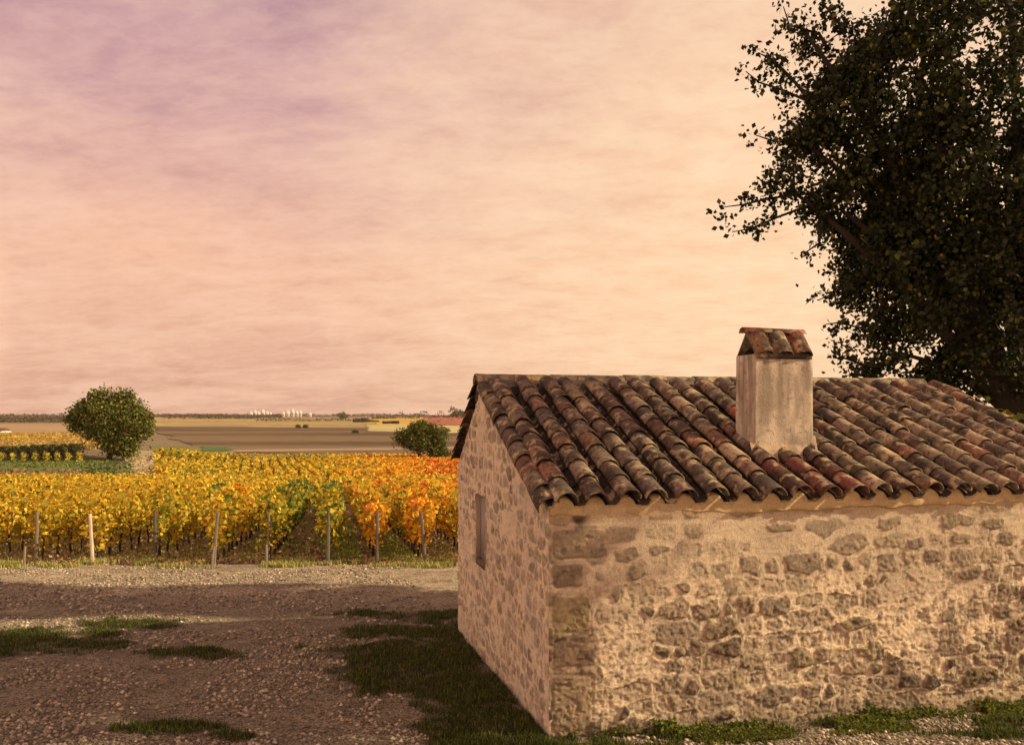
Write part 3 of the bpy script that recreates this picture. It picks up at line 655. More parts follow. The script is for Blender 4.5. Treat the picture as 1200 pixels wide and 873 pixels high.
# ---------------------------------------------------------------- trees
def crown_points(n, lobes, r_, gap=.46, gs=.35, shell=.35):
    P = []; lob = np.array([l[:6] for l in lobes], float); wts = lob[:, 3] * lob[:, 4] * lob[:, 5]; wts /= wts.sum(); tot = 0
    while tot < n:
        k = r_.choice(len(lob), n, p=wts); d = r_.normal(size=(n, 3)); d /= np.linalg.norm(d, axis=1)[:, None]; rad = r_.random(n) ** shell
        p = lob[k, :3] + d * rad[:, None] * lob[k, 3:6]
        g = fbm(p[:, 0] / gs + p[:, 1] * .7, p[:, 2] / gs + p[:, 1] * .9, 13, 3); p = p[g > gap - .0]
        P.append(p); tot += len(p)
    return np.concatenate(P)[:n]
OAK = np.array([(.015, .020, .007), (.026, .033, .009), (.012, .016, .006), (.075, .08, .016), (.17, .15, .025)])
def oak_tree(name, base, height, lobes, clusters, per, leaf, label, trunk_r, seed, spurs=(), cl_r=.26, cols=OAK, cw=(.36, .3, .22, .09, .02), mleaf=M_oak, cat='tree', limbs=7, gap=.46, group=None, trunk_top=None, gs=.9):
    r_ = np.random.default_rng(seed); root = empty(name, base); tag(root, label, cat, group)
    L = np.array(lobes, float); cen = (L[:, :3] * L[:, 3:4]).sum(0) / L[:, 3].sum()
    tb = MB(); bc = (.026, .021, .016)
    T = trunk_top or height * .35; tb.tube([(0, 0, -.3), (.06, .0, T * .3), (-.05, .05, T * .7), (.05, .02, T)], [trunk_r * 1.35, trunk_r, trunk_r * .85, trunk_r * .7], bc, 10)
    C = crown_points(clusters, lobes, r_, gap, gs); nodes = [np.array([.05, .02, T])]; nr = [trunk_r * .55]
    for l in lobes:      # a limb to the heart of every lobe
        e = np.array(l[:3]); s_ = nodes[0]; mid = (s_ + e) / 2 + np.array([0, 0, .12 * np.linalg.norm(e - s_)]) + r_.normal(0, .15, 3) * trunk_r * 3
        pts = [s_ * (1 - t) ** 2 + 2 * mid * t * (1 - t) + e * t * t for t in np.linspace(0, 1, 8)]; rr_ = np.linspace(trunk_r * .42, trunk_r * .08, 8)
        tb.tube(pts, rr_, bc, 7); nodes += pts[2:]; nr += list(rr_[2:])
    for _ in range(limbs * 14):      # secondary branches
        e = C[r_.integers(len(C))]; N_ = np.array(nodes); d = np.linalg.norm(N_ - e, axis=1) + 1e-6; k = d.argmin(); s_ = N_[k]
        if d[k] < .25 * cl_r: continue
        mid = (s_ + e) / 2 + r_.normal(0, .08 * d[k], 3) + np.array([0, 0, .08 * d[k]]); ra = min(nr[k] * .6, trunk_r * .2)
        pts = [s_ * (1 - t) ** 2 + 2 * mid * t * (1 - t) + e * t * t for t in np.linspace(0, 1, 5)]; tb.tube(pts, np.linspace(ra, ra * .35, 5), bc, 5)
        nodes += pts[1:]; nr += list(np.linspace(ra, ra * .35, 5)[1:])
    spc = []
    for sp in spurs:
        sp = np.array(sp, float); N_ = np.array(nodes); k = np.linalg.norm(N_ - sp[0], axis=1).argmin(); allp = np.vstack([N_[k], sp])
        tb.tube(allp, np.linspace(.035, .008, len(allp)), bc, 5)
        for a_, b_ in zip(allp[:-1], allp[1:]):
            m = max(2, int(np.linalg.norm(b_ - a_) / .13)); spc += [a_ + (b_ - a_) * t + r_.normal(0, .05, 3) for t in np.linspace(0, 1, m)]
    N_ = np.array(nodes)
    for e in C[::3]:     # twigs
        k = np.linalg.norm(N_ - e, axis=1).argmin(); tb.tube([N_[k], (N_[k] + e) / 2 + r_.normal(0, .04, 3), e], [.016 * leaf / .085, .01 * leaf / .085, .006 * leaf / .085], bc, 3)
    tb.build('trunk', M_bark, root)
    Pc = np.repeat(C, per, 0) + r_.normal(0, 1, (len(C) * per, 3)) * cl_r * .5; tone = np.repeat(r_.uniform(.7, 1.35, len(C)), per)
    if spc:
        S_ = np.array(spc); q_ = np.repeat(S_, max(4, per // 2), 0); q_ = q_ + r_.normal(0, .085, q_.shape); Pc = np.vstack([Pc, q_]); tone = np.r_[tone, np.ones(len(q_))]
    w = np.array(cw) / sum(cw); col = cols[r_.choice(len(cols), len(Pc), p=w)] * tone[:, None]
    V, Fq_, C_ = leaves(Pc, leaf, col, r_, 1.3)
    mesh_obj('crown', V, Fq_, mleaf, root, C_)
    return root
def rel(px, py, Y, base): return np.array([(px - 600) / F * Y - base[0], Y - base[1], toz(Y, py) - base[2]])
# the big oak behind the cottage
B = np.array([8.6, 14.4, float(gz(8.6, 14.4)[0])]); TY = 14.4
def lobe(px, py, rx, rz, dy=0, ry=None): c_ = rel(px, py, TY + dy, B); k = (TY + dy) / F; return (*c_, rx * k, (ry or rx) * k * 1.0, rz * k)
LB = [lobe(1000, 110, 105, 90, .3), lobe(960, 60, 60, 50, .0), lobe(1110, 60, 120, 95, -.6), lobe(1060, 205, 120, 90, .2), lobe(1010, 285, 62, 48, .5), lobe(1180, 200, 140, 130, .3), lobe(1090, 340, 105, 75, .2),
      lobe(1210, 340, 120, 110, -.2), lobe(1060, 415, 68, 40, .6), lobe(1150, 430, 85, 50, .4), lobe(1260, 440, 100, 60, .3), lobe(1270, 90, 90, 110, .3), lobe(1180, -50, 120, 70, .4), lobe(930, 95, 42, 38, .1), lobe(945, 40, 40, 34, -.1), lobe(985, 245, 50, 36, .1), lobe(940, 165, 45, 40, .1), lobe(930, 225, 40, 25, .1)]
def sp(*pts): return [rel(px, py, TY + .1, B) for (px, py) in pts]
SP = [sp((960, 225), (905, 232), (870, 240), (846, 243)), sp((950, 240), (910, 255), (880, 268), (858, 272)), sp((950, 120), (915, 105), (890, 97), (874, 84)), sp((960, 40), (925, 30), (918, 8)), sp((940, 170), (905, 165), (884, 158)),
      sp((960, 285), (938, 300)), sp((1000, 330), (975, 345), (958, 352)), sp((1010, 385), (985, 378), (968, 380)), sp((1020, 430), (985, 418), (975, 405)), sp((1010, 440), (990, 440)), sp((930, 195), (900, 200)), sp((905, 70), (888, 62)), sp((985, 30), (965, 5), (960, -10))]
oak_tree('oak_tree', B, 13, LB, 2300, 40, .076, 'large dark oak tree behind the right end of the cottage roof', .33, 21, SP, cl_r=.22, limbs=10, gap=.54, trunk_top=3.2, gs=.55)
# unseen neighbour tree, crown flattened and placed to shade the yard
B2 = np.array([13.5, 6.0, float(gz(13.5, 6.0)[0])])
L2 = [(-1.5, 1.5, 10.9, 1.7, 2.2, .8), (0, -.3, 11.6, 1.7, 2.0, .8), (0, 3, 11.6, 1.7, 1.7, .8), (1.5, 1.4, 12.4, 1.6, 2.2, .8), (-.4, .5, 8.7, 1.7, .7, .45)]
oak_tree('oak_tree', B2, 13, L2, 900, 34, .14, 'out-of-view oak tree right of the yard, crown shaped to shade it', .28, 22, cl_r=.36, limbs=4, gap=.38, trunk_top=8.0)
# yellow shrub glimpsed beyond the right end of the roof
p = np.array([11.2, 19.5, float(gz(11.2, 19.5)[0])])
SHC = np.array([(.28, .23, .04), (.12, .13, .03), (.42, .31, .05)])
for k_, (sx_, sy_, hh, lb) in enumerate([(7.9, 13.9, 3.25, 'yellow leaved bush glimpsed under the oak beyond the roof end')]):
    bb = np.array([sx_, sy_, float(gz(sx_, sy_)[0])]); oak_tree('bush', bb, hh, [(0, 0, hh * .62, 1.6, 1.2, 1.3), (-1.4, 0, hh * .5, 1.0, .9, 1.0), (.9, 0, hh * .5, 1.2, 1, 1.1)], 260, 26, .11, lb, .07, 31 + k_, cl_r=.35, cols=SHC, cw=(.4, .3, .3), mleaf=M_vine, cat='bush', limbs=3, trunk_top=.7)
# round tree on the bank at left
b = ray(128, 538); k = b[1] / F
def lb2(px, py, rx, rz, dy=0): c_ = rel(px, py, b[1] + dy, b); return (*c_, rx * k, rx * k, rz * k)
TC = np.array([(.09, .11, .02), (.13, .145, .025), (.05, .065, .014), (.19, .185, .03), (.24, .19, .035)])
oak_tree('round_tree', b, 14, [lb2(130, 490, 27, 24), lb2(106, 482, 17, 13), lb2(97, 497, 15, 10, 1), lb2(154, 486, 18, 15), lb2(122, 469, 16, 12), lb2(143, 466, 15, 10, 1), lb2(160, 503, 17, 13, -1), lb2(134, 516, 17, 15, -1), lb2(148, 522, 13, 12, -2), lb2(90, 488, 9, 7), lb2(112, 508, 12, 8), lb2(169, 492, 9, 9)],
         1000, 24, .40, 'round green tree standing alone on the grassy bank', .45, 41, cl_r=1.15, cols=TC, cw=(.3, .28, .2, .16, .06), mleaf=M_far, limbs=5, gap=.53, trunk_top=3, gs=3.6)
b = ray(490, 544); k = b[1] / F
oak_tree('small_tree', b, 7, [lb2(493, 514, 19, 15), lb2(478, 514, 14, 10), lb2(508, 512, 14, 13), lb2(495, 503, 14, 8), lb2(512, 528, 11, 13, -1)],
         420, 30, .30, 'dark bushy tree at the edge of the ploughed field', .22, 43, cl_r=.9, cols=TC * .8, cw=(.4, .28, .2, .09, .03), mleaf=M_far, limbs=4, gap=.35, trunk_top=1.6, gs=1.6)
bb = ray(516, 544); b = bb; k = b[1] / F
oak_tree('bush', b, 3.4, [lb2(513, 532, 9, 10), lb2(522, 537, 7, 6)], 150, 26, .26, 'olive green bush against the right side of the dark bushy tree', .08, 45, cl_r=.6, cols=TC * 1.2, mleaf=M_far, limbs=2, gap=.3, trunk_top=.8, gs=1.2, cat='bush')
def rough_cover(name, regs, size, label, seed):
    r_ = np.random.default_rng(seed); PP = []; CC = []
    for (pa, pb_, n, cols) in regs:
        (x0, y0), (x1, y1) = pa, pb_; c0 = ray(0, y0)[1]; c1 = ray(0, y1)[1]; y = r_.uniform(min(c0, c1), max(c0, c1), n); px = r_.uniform(x0, x1, n) + 6 * (fbm(y * .3, y * 0, 5, 2) - .5); x = (px - 600) / F * y
        k = fbm(x * .25, y * .12, seed, 3) > .44; x, y = x[k], y[k]; PP.append(np.c_[x, y, gz(x, y) + .25 * r_.random(len(x))]); cols = np.array(cols); CC.append(cols[r_.integers(len(cols), size=len(x))] * r_.uniform(.7, 1.2, (len(x), 1)))
    PP = np.concatenate(PP); CC = np.concatenate(CC); V, Fq_, C_ = leaves(PP, size, CC, r_, .8); return tag(mesh_obj(name, V, Fq_, M_far, None, C_), label, 'grass', kind='stuff')
rough_cover('dry_grass', [((148, 560), (204, 531), 3800, [(.68, .54, .36), (.5, .4, .24), (.3, .25, .10), (.16, .17, .05)]), ((-40, 560), (100, 551), 1500, [(.25, .18, .09), (.19, .14, .07)]), ((-40, 549), (128, 539), 2600, [(.10, .15, .03), (.14, .18, .04), (.2, .19, .06)]), ((95, 561), (160, 547), 1500, [(.08, .13, .03), (.05, .07, .02), (.16, .17, .05)])], .5, 'rough tufts of dry and green grass around the bank of the round tree', 5)
# small far trees and bushes
small = [(401, 488, 483, 7, (1500), 'lone dark tree clump breaking the horizon line right of the white buildings'), (531, 489, 476, 7, 1300, 'thin bare-looking tree on the skyline left of the gable'), (541, 489, 480, 8, 1300, 'squat dark tree on the skyline right next to the gable'),
         (349, 502, 498.5, 3, None, 'tiny bush alone in the stubble field, left of a pair'), (358, 502, 498, 3, None, 'tiny bush alone in the stubble field, right of a pair'), (416, 508, 504, 4, None, 'tiny brown bush on the far edge of the ploughed field'),
         (431, 538, 530, 7, None, 'small yellowish bush between the golden vines and the ploughed field'), (446, 540, 536, 4, None, 'tiny yellow shrub low at the vine field edge'), (519, 508, 500, 8, None, 'mid green bush at the far side of the ploughed field'), (541, 512, 502, 6, None, 'green bush touching the gable edge in the distance'),
         (20, 551, 548, 2, None, None)]
r = np.random.default_rng(77)
for (px, pb, pt, w_, dd, lb) in small:
    if lb is None: continue
    bb = ray(px, pb) if dd is None else np.array([(px - 600) / F * dd, dd, float(gz((px - 600) / F * dd, dd)[0])])
    b = bb; k = b[1] / F; hh = toz(b[1], pt) - b[2]; rz_ = hh * .42
    cc = SHC * .7 if 'yellow' in lb else TC * .8
    cw_ = (.4, .3, .3) if 'yellow' in lb else (.36, .3, .2, .1, .04)
    oak_tree('bush' if 'bush' in lb or 'shrub' in lb else 'far_tree', b, hh, [(0, 0, hh * .58, w_ * k * .8, w_ * k * .8, rz_), (w_ * k * .5, 0, hh * .45, w_ * k * .5, w_ * k * .5, rz_ * .8)], 60, 16, .7 * k * 1.2, lb, hh * .03, 60 + px, cl_r=1.4 * k, cols=cc, cw=cw_, mleaf=M_far, limbs=1, gap=.25, trunk_top=hh * .25, gs=3 * k, cat='bush' if 'bush' in lb or 'shrub' in lb else 'tree', group='small trees and bushes far across the plain')
# far wood along the horizon and hedges: read as masses
def mass(name, segs, leafk, label, cols, seed, cat='wood'):
    r_ = np.random.default_rng(seed); PP = []; CC = []; SS = []
    for (px0, px1, dist, depth, hmin, hmax, n) in segs:
        px = r_.uniform(px0, px1, n); y = dist + r_.uniform(0, depth, n); x = (px - 600) / F * y
        hh = hmin + (hmax - hmin) * sm(.35, .7, fbm(x / (dist * .012), y * 0, seed, 3)); z = gz(x, y) + hh * r_.random(n) ** .8
        PP.append(np.c_[x, y, z]); CC.append(cols[r_.integers(len(cols), size=n)] * r_.uniform(.7, 1.3, (n, 1))); SS.append(np.full(n, leafk * dist / F))
    PP = np.concatenate(PP); CC = np.concatenate(CC); SS = np.concatenate(SS); V, Fq_, C_ = leaves(PP, 1.0, CC, r_, 1.2)
    V = np.repeat(PP, 4, 0) + (V - np.repeat(PP, 4, 0)) * np.repeat(SS, 4)[:, None]
    return tag(mesh_obj(name, V, Fq_, M_far, None, C_), label, cat, kind='stuff')
FC = np.array([(.055, .05, .03), (.08, .06, .035), (.045, .045, .03), (.1, .07, .04)])
mass('far_wood', [(-250, 1500, 4200, 500, 6, 16, 16000), (-250, 120, 1500, 350, 3, 9, 7000), (120, 330, 2600, 300, 4, 10, 3500), (-100, 100, 1000, 60, 2, 6, 2500)], 1.6, 'low brown woods along the whole horizon', FC, 4)
mass('hedge', [(190, 330, 1700, 60, 3, 9, 1500), (300, 430, 1100, 40, 1, 4, 900)], 1.2, 'thin broken hedge line crossing the far stubble field', FC, 8, 'hedge')
mass('hedge', [(414, 444, 900, 30, 2, 5, 1100), (436, 560, 1350, 60, 5, 13, 1800)], 1.2, 'dark hedge line on the rising ground at right', FC * .8, 6, 'hedge')
mass('hedge', [(448, 468, 760, 16, 1.5, 3, 600)], 1.2, 'short dark hedge below the red and yellow fields', FC * .7, 7, 'hedge')

# white buildings of the far town
town = [(294, 3, 5), (299, 2.5, 6.5), (303, 3, 4.5), (308, 4, 7), (313, 3, 5), (317, 2.5, 4), (332, 3, 4.5), (337, 4, 6), (343, 3.5, 7.5), (348, 3, 5.5), (352, 3, 6), (363, 4, 3.5)]
tl = ['leftmost of the white buildings on the horizon', 'narrow tall white building, second from the left on the horizon', 'low white building between two taller ones in the left town cluster', 'widest and tallest white building of the left town cluster', 'white building just right of the tallest in the left cluster', 'last small white building of the left town cluster',
      'first low white building of the right town cluster', 'broad white building second in the right town cluster', 'tallest white building of the right town cluster', 'white building just right of the tallest in the right cluster', 'last white building of the right town cluster', 'low white building alone to the right of both town clusters']
for (px, w_, hp), lb in zip(town, tl):
    Dm = 3000 + (px * 37 % 300); k = Dm / F; x = (px - 600) * k; z0 = float(gz(x, Dm)[0]); H_ = toz(Dm, 487 - hp) - z0
    root = empty('white_building', (x, Dm, z0)); tag(root, lb, 'building', 'white buildings of the town on the horizon')
    w = w_ * k / 2 * .95; mb = MB(); mb.box(-w, w, -7, 7, -1, H_ * .78, (.5, .46, .43)); mb.build('wall', M_white, root)
    rf = MB(); hz_ = H_ * .78; rf.add([(-w, -7.4, hz_), (w, -7.4, hz_), (w, 7.4, hz_), (-w, 7.4, hz_), (-w * .2, -7.2, H_), (w * .2, -7.2, H_), (w * .2, 7.2, H_), (-w * .2, 7.2, H_)], [(0, 1, 5, 4), (2, 3, 7, 6), (1, 2, 6, 5), (3, 0, 4, 7), (4, 5, 6, 7)], (.52, .47, .44)); rf.build('roof', M_white, root)
    for q_ in (-.5, .1, .6):
        wb = MB(); wb.box(q_ * w, q_ * w + 2.4, -7.06, -6.9, H_ * .35, H_ * .55, (.25, .25, .27)); wb.build('window', M_white, root)
# small farmhouse at the left edge
b = ray(3, 508); root = empty('farmhouse', b); tag(root, 'small pale farmhouse with a dark roof at the left edge of the plain', 'house')
k = b[1] / F; w = 6 * k; mb = MB(); mb.box(-w, w * .8, -4, 4, -1, 3.2 * k * 1.0, (.6, .48, .38)); mb.build('wall', M_white, root)
rf = MB(); h0 = 3.2 * k; h1 = 6.5 * k; rf.add([(-w * 1.05, -4.5, h0), (w * .85, -4.5, h0), (w * .85, 4.5, h0), (-w * 1.05, 4.5, h0), (-w * 1.05, 0, h1), (w * .85, 0, h1)], [(0, 1, 5, 4), (2, 3, 4, 5), (0, 4, 3, 3), (1, 2, 5, 5)], (.1, .07, .055)); rf.build('roof', M_tile, root)

# ---------------------------------------------------------------- yard cover: grass, weeds, gravel stones
def blades(P, Lb, col, r_, w=.004, bend=.5):
    n = len(P); an = r_.uniform(0, 2 * pi, n); d = np.c_[np.cos(an), np.sin(an), np.zeros(n)]; sd = np.c_[-np.sin(an), np.cos(an), np.zeros(n)]
    L_ = (Lb * r_.uniform(.5, 1.4, n))[:, None]; w_ = (np.asarray(w) * np.ones(n))[:, None]; b_ = r_.uniform(.1, bend * 2, n)[:, None]
    m = P + d * L_ * .25 * b_ + np.array([0, 0, .55]) * L_; t = P + d * L_ * .8 * b_ + np.array([0, 0, 1.]) * L_ * (1 - .35 * b_)
    V = np.stack([P - sd * w_, P + sd * w_, m + sd * w_ * .8, m - sd * w_ * .8, t + sd * w_ * .15, t - sd * w_ * .15], 1).reshape(-1, 3)
    i = np.arange(n)[:, None] * 6; Fq_ = np.concatenate([i + [0, 1, 2, 3], i + [3, 2, 4, 5]]); return V, Fq_, np.repeat(col, 6, 0)
r_ = np.random.default_rng(90)
n = 1100000; y = 6.6 + (22.2 - 6.6) * r_.random(n) ** 1.25; x = (r_.uniform(-.66, .66, n)) * (y + .5)
g = grassy(x, y) * (.55 + .9 * fbm(x * 4, y * 4, 99, 3)) ; g = g - .25 * sm(.45, .6, fbm(x * 9, y * 9, 98, 2))
inside = ((x - A[0]) * W[0] + (y - A[1]) * W[1] > -.03) & ((x - A[0]) * U[0] + (y - A[1]) * U[1] > -.02) & ((x - A[0]) * W[0] + (y - A[1]) * W[1] < MD)
k = (r_.random(n) < (g - .2) * 1.25) & ~inside; x, y, g = x[k], y[k], g[k]
GP = np.array([(.045, .065, .01), (.075, .10, .014), (.025, .036, .008), (.14, .14, .03), (.22, .18, .07)]); cw = [.32, .28, .2, .12, .08]
col = GP[r_.choice(5, len(x), p=cw)] * r_.uniform(.7, 1.3, (len(x), 1))
V, Fq_, C_ = blades(np.c_[x, y, gz(x, y) - .005], .055, col, r_, .0038)
tag(mesh_obj('grass', V, Fq_, M_grass, None, C_), 'short dark grass patches over the gravel yard and by the walls', 'grass', kind='stuff')
# verge and aisles of the vineyard
n = 190000; y = r_.uniform(19.9, 40, n) ** 1.0; y = 19.9 + (y - 19.9) * r_.random(n); x = r_.uniform(-.64, .02, n) * y
px = 600 + F * x / y; gg = fbm(x * 1.3, y * 1.3, 55, 3); c0 = x - (y - base0[1]) * D[0] / D[1]
ph = ((c0 - base0[0]) / step[0]) % 1; aisle = (np.abs(ph - .5) < .34); jr = np.floor((c0 - base0[0]) / step[0])
verge = y < 21.6
pr = np.where(verge, sm(.42, .58, gg) * .8 * sm(19.9, 20.6, y + (gg - .5)), np.where(aisle, np.where((jr >= 5) & (jr <= 6), .95, .10), .03))
k = r_.random(n) < pr; x, y, px, verge = x[k], y[k], px[k], verge[k]
GP2 = np.array([(.22, .29, .04), (.31, .37, .05), (.15, .20, .03), (.50, .41, .18), (.56, .44, .23)])
col = GP2[np.where(verge, r_.choice(5, len(x), p=[.2, .22, .1, .26, .22]), r_.choice(5, len(x), p=[.34, .28, .2, .12, .06]))]
V, Fq_, C_ = blades(np.c_[x, y, gz(x, y) - .01], .12, col, r_, .012, .6)
tag(mesh_obj('grass', V, Fq_, M_grass, None, C_), 'green and straw coloured grass along the vineyard edge and in its aisles', 'grass', kind='stuff')
# fallen vine leaves and clods between the rows
n = 15000; y = 20.8 + 22 * r_.random(n) ** 1.5; x = r_.uniform(-.66, .02, n) * y; P = np.c_[x, y, gz(x, y) + .02 + .03 * r_.random(n)]
cl = np.array([(.55, .38, .2), (.40, .24, .12), (.62, .46, .28), (.2, .13, .07)])[r_.integers(4, size=n)]
V, Fq_, C_ = leaves(P, .11, cl, r_); tag(mesh_obj('fallen_leaves', V, Fq_, M_vine, None, C_), 'brown fallen leaves between the vine rows', 'leaves', kind='stuff')
# broad-leaved weeds at the foot of the front wall
n = 42000; s_ = r_.uniform(.2, 6.4, n); m_ = -.02 - .42 * r_.random(n) ** 1.4; dens = sm(.46, .64, fbm(s_ * 1.6, m_ * 3, 66, 3) + .12 * sm(.5, 2.2, s_) - .0 * m_)
k = r_.random(n) < dens; s_, m_ = s_[k], m_[k]; w = bp(s_, m_, 0 * s_); hgt = .11 * sm(-.45, -.03, m_) * fbm(s_ * 5, m_ * 5, 68, 3) * 1.6
P = np.c_[w[:, 0], w[:, 1], gz(w[:, 0], w[:, 1]) + .01 + hgt * r_.random(len(s_))]
col = np.array([(.11, .14, .02), (.18, .20, .03), (.05, .07, .015), (.2, .18, .05), (.12, .1, .03)])[r_.choice(5, len(P), p=[.34, .27, .24, .11, .04])]
V, Fq_, C_ = leaves(P, .032, col, r_, 1.3); tag(mesh_obj('weeds', V, Fq_, M_grass, None, C_), 'low leafy weeds along the foot of the front wall', 'weeds', kind='stuff')
# loose stones
n = 150000; y = 6.8 + 14 * r_.random(n) ** 1.7; x = r_.uniform(-.66, .66, n) * (y + .3)
inside = ((x - A[0]) * W[0] + (y - A[1]) * W[1] > -.05) & ((x - A[0]) * U[0] + (y - A[1]) * U[1] > -.05); k = ~inside; x, y = x[k], y[k]
cl = fbm(x * 1.1, y * 1.1, 91, 3); k = (r_.random(len(x)) < sm(.3, .6, cl)) & (grassy(x, y) < .35); x, y = x[k], y[k]; n = len(x)
s_ = (.007 + .024 * r_.random(n) ** 3.2) * (1 + .03 * (y - 7)); oct_ = np.array([(1, 0, 0), (0, 1, 0), (-1, 0, 0), (0, -1, 0), (0, 0, .7), (0, 0, -.7)], float)
an = r_.uniform(0, pi, n); base_ = oct_[None] * (s_[:, None, None] * r_.uniform(.6, 1.4, (n, 6, 1)))
bx = base_[..., 0] * np.cos(an)[:, None] - base_[..., 1] * np.sin(an)[:, None]; by = base_[..., 0] * np.sin(an)[:, None] + base_[..., 1] * np.cos(an)[:, None]
V = np.stack([bx + x[:, None], by + y[:, None], base_[..., 2] + (gz(x, y) + s_ * .25)[:, None]], -1).reshape(-1, 3)
tri = np.array([(0, 1, 4), (1, 2, 4), (2, 3, 4), (3, 0, 4), (1, 0, 5), (2, 1, 5), (3, 2, 5), (0, 3, 5)]); Fq_ = (np.arange(n)[:, None, None] * 6 + tri[None]).reshape(-1, 3)
col = np.array([(.34, .28, .2), (.22, .18, .13), (.46, .38, .28), (.13, .105, .075), (.62, .53, .40)])[r_.choice(5, n, p=[.32, .28, .18, .16, .06])]
tag(mesh_obj('gravel', V, Fq_, M_stone, None, np.repeat(col, 6, 0)), 'loose limestone gravel scattered over the yard', 'gravel', kind='stuff')

# ---------------------------------------------------------------- haze
HAZE = True
if HAZE:
    mb = MB(); mb.box(-9500, 9500, -60, 9800, -12, 26, (1, 1, 1)); m = bpy.data.materials.new('haze'); m.use_nodes = True; nt = m.node_tree; nt.nodes.clear()
    vo = nt.nodes.new('ShaderNodeVolumePrincipled'); vo.inputs['Color'].default_value = (.95, .80, .72, 1); vo.inputs['Density'].default_value = .00004; vo.inputs['Anisotropy'].default_value = .2
    ou = nt.nodes.new('ShaderNodeOutputMaterial'); nt.links.new(vo.outputs[0], ou.inputs['Volume']); tag(mb.build('haze', m), 'thin warm haze over the whole plain', 'haze', kind='stuff')

# ---------------------------------------------------------------- light
EL, AZ = 30.0, -3.5                     # azimuth measured from +X towards +Y
sv = np.array([cos(R(EL)) * cos(R(AZ)), cos(R(EL)) * sin(R(AZ)), sin(R(EL))])
ld = bpy.data.lights.new('sun', 'SUN'); ld.energy = 5.0; ld.angle = R(.6); ld.color = (1.0, .80, .48)
lo = bpy.data.objects.new('sun', ld); COL.objects.link(lo)
from mathutils import Vector
lo.rotation_euler = Vector(sv).to_track_quat('Z', 'Y').to_euler(); lo.location = (20, 0, 20)
w = bpy.data.worlds.new('World'); sc.world = w; w.use_nodes = True; nt = w.node_tree; N = nt.nodes; L = nt.links; N.clear()
out = N.new('ShaderNodeOutputWorld'); bg = N.new('ShaderNodeBackground'); L.new(bg.outputs[0], out.inputs[0])
sky = N.new('ShaderNodeTexSky'); sky.sky_type = 'NISHITA'; sky.sun_disc = False; sky.sun_elevation = R(EL); sky.sun_rotation = R(90 - AZ); sky.dust_density = 3
tc = N.new('ShaderNodeTexCoord'); sep = N.new('ShaderNodeSeparateXYZ'); L.new(tc.outputs['Generated'], sep.inputs[0])
def math_(op, a, b=None, clamp=False):
    n_ = N.new('ShaderNodeMath'); n_.operation = op; n_.use_clamp = clamp
    for k_, v_ in enumerate((a, b)):
        if v_ is None: continue
        if isinstance(v_, (int, float)): n_.inputs[k_].default_value = v_
        else: L.new(v_, n_.inputs[k_])
    return n_.outputs[0]
def ramp(fac, stops):
    n_ = N.new('ShaderNodeValToRGB'); L.new(fac, n_.inputs[0]); e = n_.color_ramp.elements
    while len(e) < len(stops): e.new(.5)
    for q_, (p_, c_) in zip(e, stops): q_.position = p_; q_.color = (*c_, 1)
    return n_.outputs[0]
def mix(f, a, b, mode='MIX'):
    n_ = N.new('ShaderNodeMix'); n_.data_type = 'RGBA'; n_.blend_type = mode
    if isinstance(f, (int, float)): n_.inputs[0].default_value = f
    else: L.new(f, n_.inputs[0])
    for k_, v_ in ((6, a), (7, b)):
        if isinstance(v_, tuple): n_.inputs[k_].default_value = (*v_, 1)
        else: L.new(v_, n_.inputs[k_])
    return n_.outputs[2]
def lin(r8, g8, b8):
    f = lambda v: ((v / 255 + .055) / 1.055) ** 2.4 if v > 10 else v / 255 / 12.92
    return (f(r8), f(g8), f(b8))
# height of the view direction (sine), veil clouds lit from the right
zz = sep.outputs['Z']
base_c = ramp(zz, [(0, lin(208, 156, 128)), (.06, lin(220, 166, 136)), (.17, lin(240, 184, 148)), (.25, lin(226, 172, 150)), (.33, lin(204, 155, 152)), (.43, lin(180, 138, 146)), (.52, lin(140, 110, 108)), (.72, lin(116, 98, 84)), (1, lin(98, 86, 74))])
mp = N.new('ShaderNodeMapping'); mp.vector_type = 'POINT'
# project the direction on a cloud sheet so that the streaks flatten towards the horizon
zc_ = math_('ADD', math_('MAXIMUM', zz, 0.0), .20)
cx = math_('DIVIDE', sep.outputs['X'], zc_); cy = math_('DIVIDE', sep.outputs['Y'], zc_); cmb = N.new('ShaderNodeCombineXYZ'); L.new(cx, cmb.inputs[0]); L.new(cy, cmb.inputs[1])
mp.inputs['Rotation'].default_value = (0, 0, R(24)); mp.inputs['Scale'].default_value = (1.0, 1.5, 1); L.new(cmb.outputs[0], mp.inputs[0])
n1 = N.new('ShaderNodeTexNoise'); n1.inputs['Scale'].default_value = .8; n1.inputs['Detail'].default_value = 6; n1.inputs['Roughness'].default_value = .55; L.new(mp.outputs[0], n1.inputs['Vector'])
n2 = N.new('ShaderNodeTexNoise'); n2.inputs['Scale'].default_value = 4.6; n2.inputs['Detail'].default_value = 9; n2.inputs['Roughness'].default_value = .66; n2.inputs['Distortion'].default_value = .25; L.new(mp.outputs[0], n2.inputs['Vector'])
hi = math_('MULTIPLY', math_('SUBTRACT', zz, .12), 5.0, True)
blot = math_('MULTIPLY', ramp(n1.outputs['Fac'], [(.40, (0, 0, 0)), (.62, (1, 1, 1))]), hi)
c1 = mix(math_('MULTIPLY', blot, .6), base_c, lin(170, 132, 142))
fine_ = ramp(n2.outputs['Fac'], [(.36, (0, 0, 0)), (.68, (1, 1, 1))])
c2 = mix(math_('MULTIPLY', fine_, .34), c1, lin(250, 205, 185))
fd = ramp(n2.outputs['Fac'], [(.30, (1, 1, 1)), (.46, (0, 0, 0))]); c2 = mix(math_('MULTIPLY', fd, .20), c2, lin(170, 130, 145))
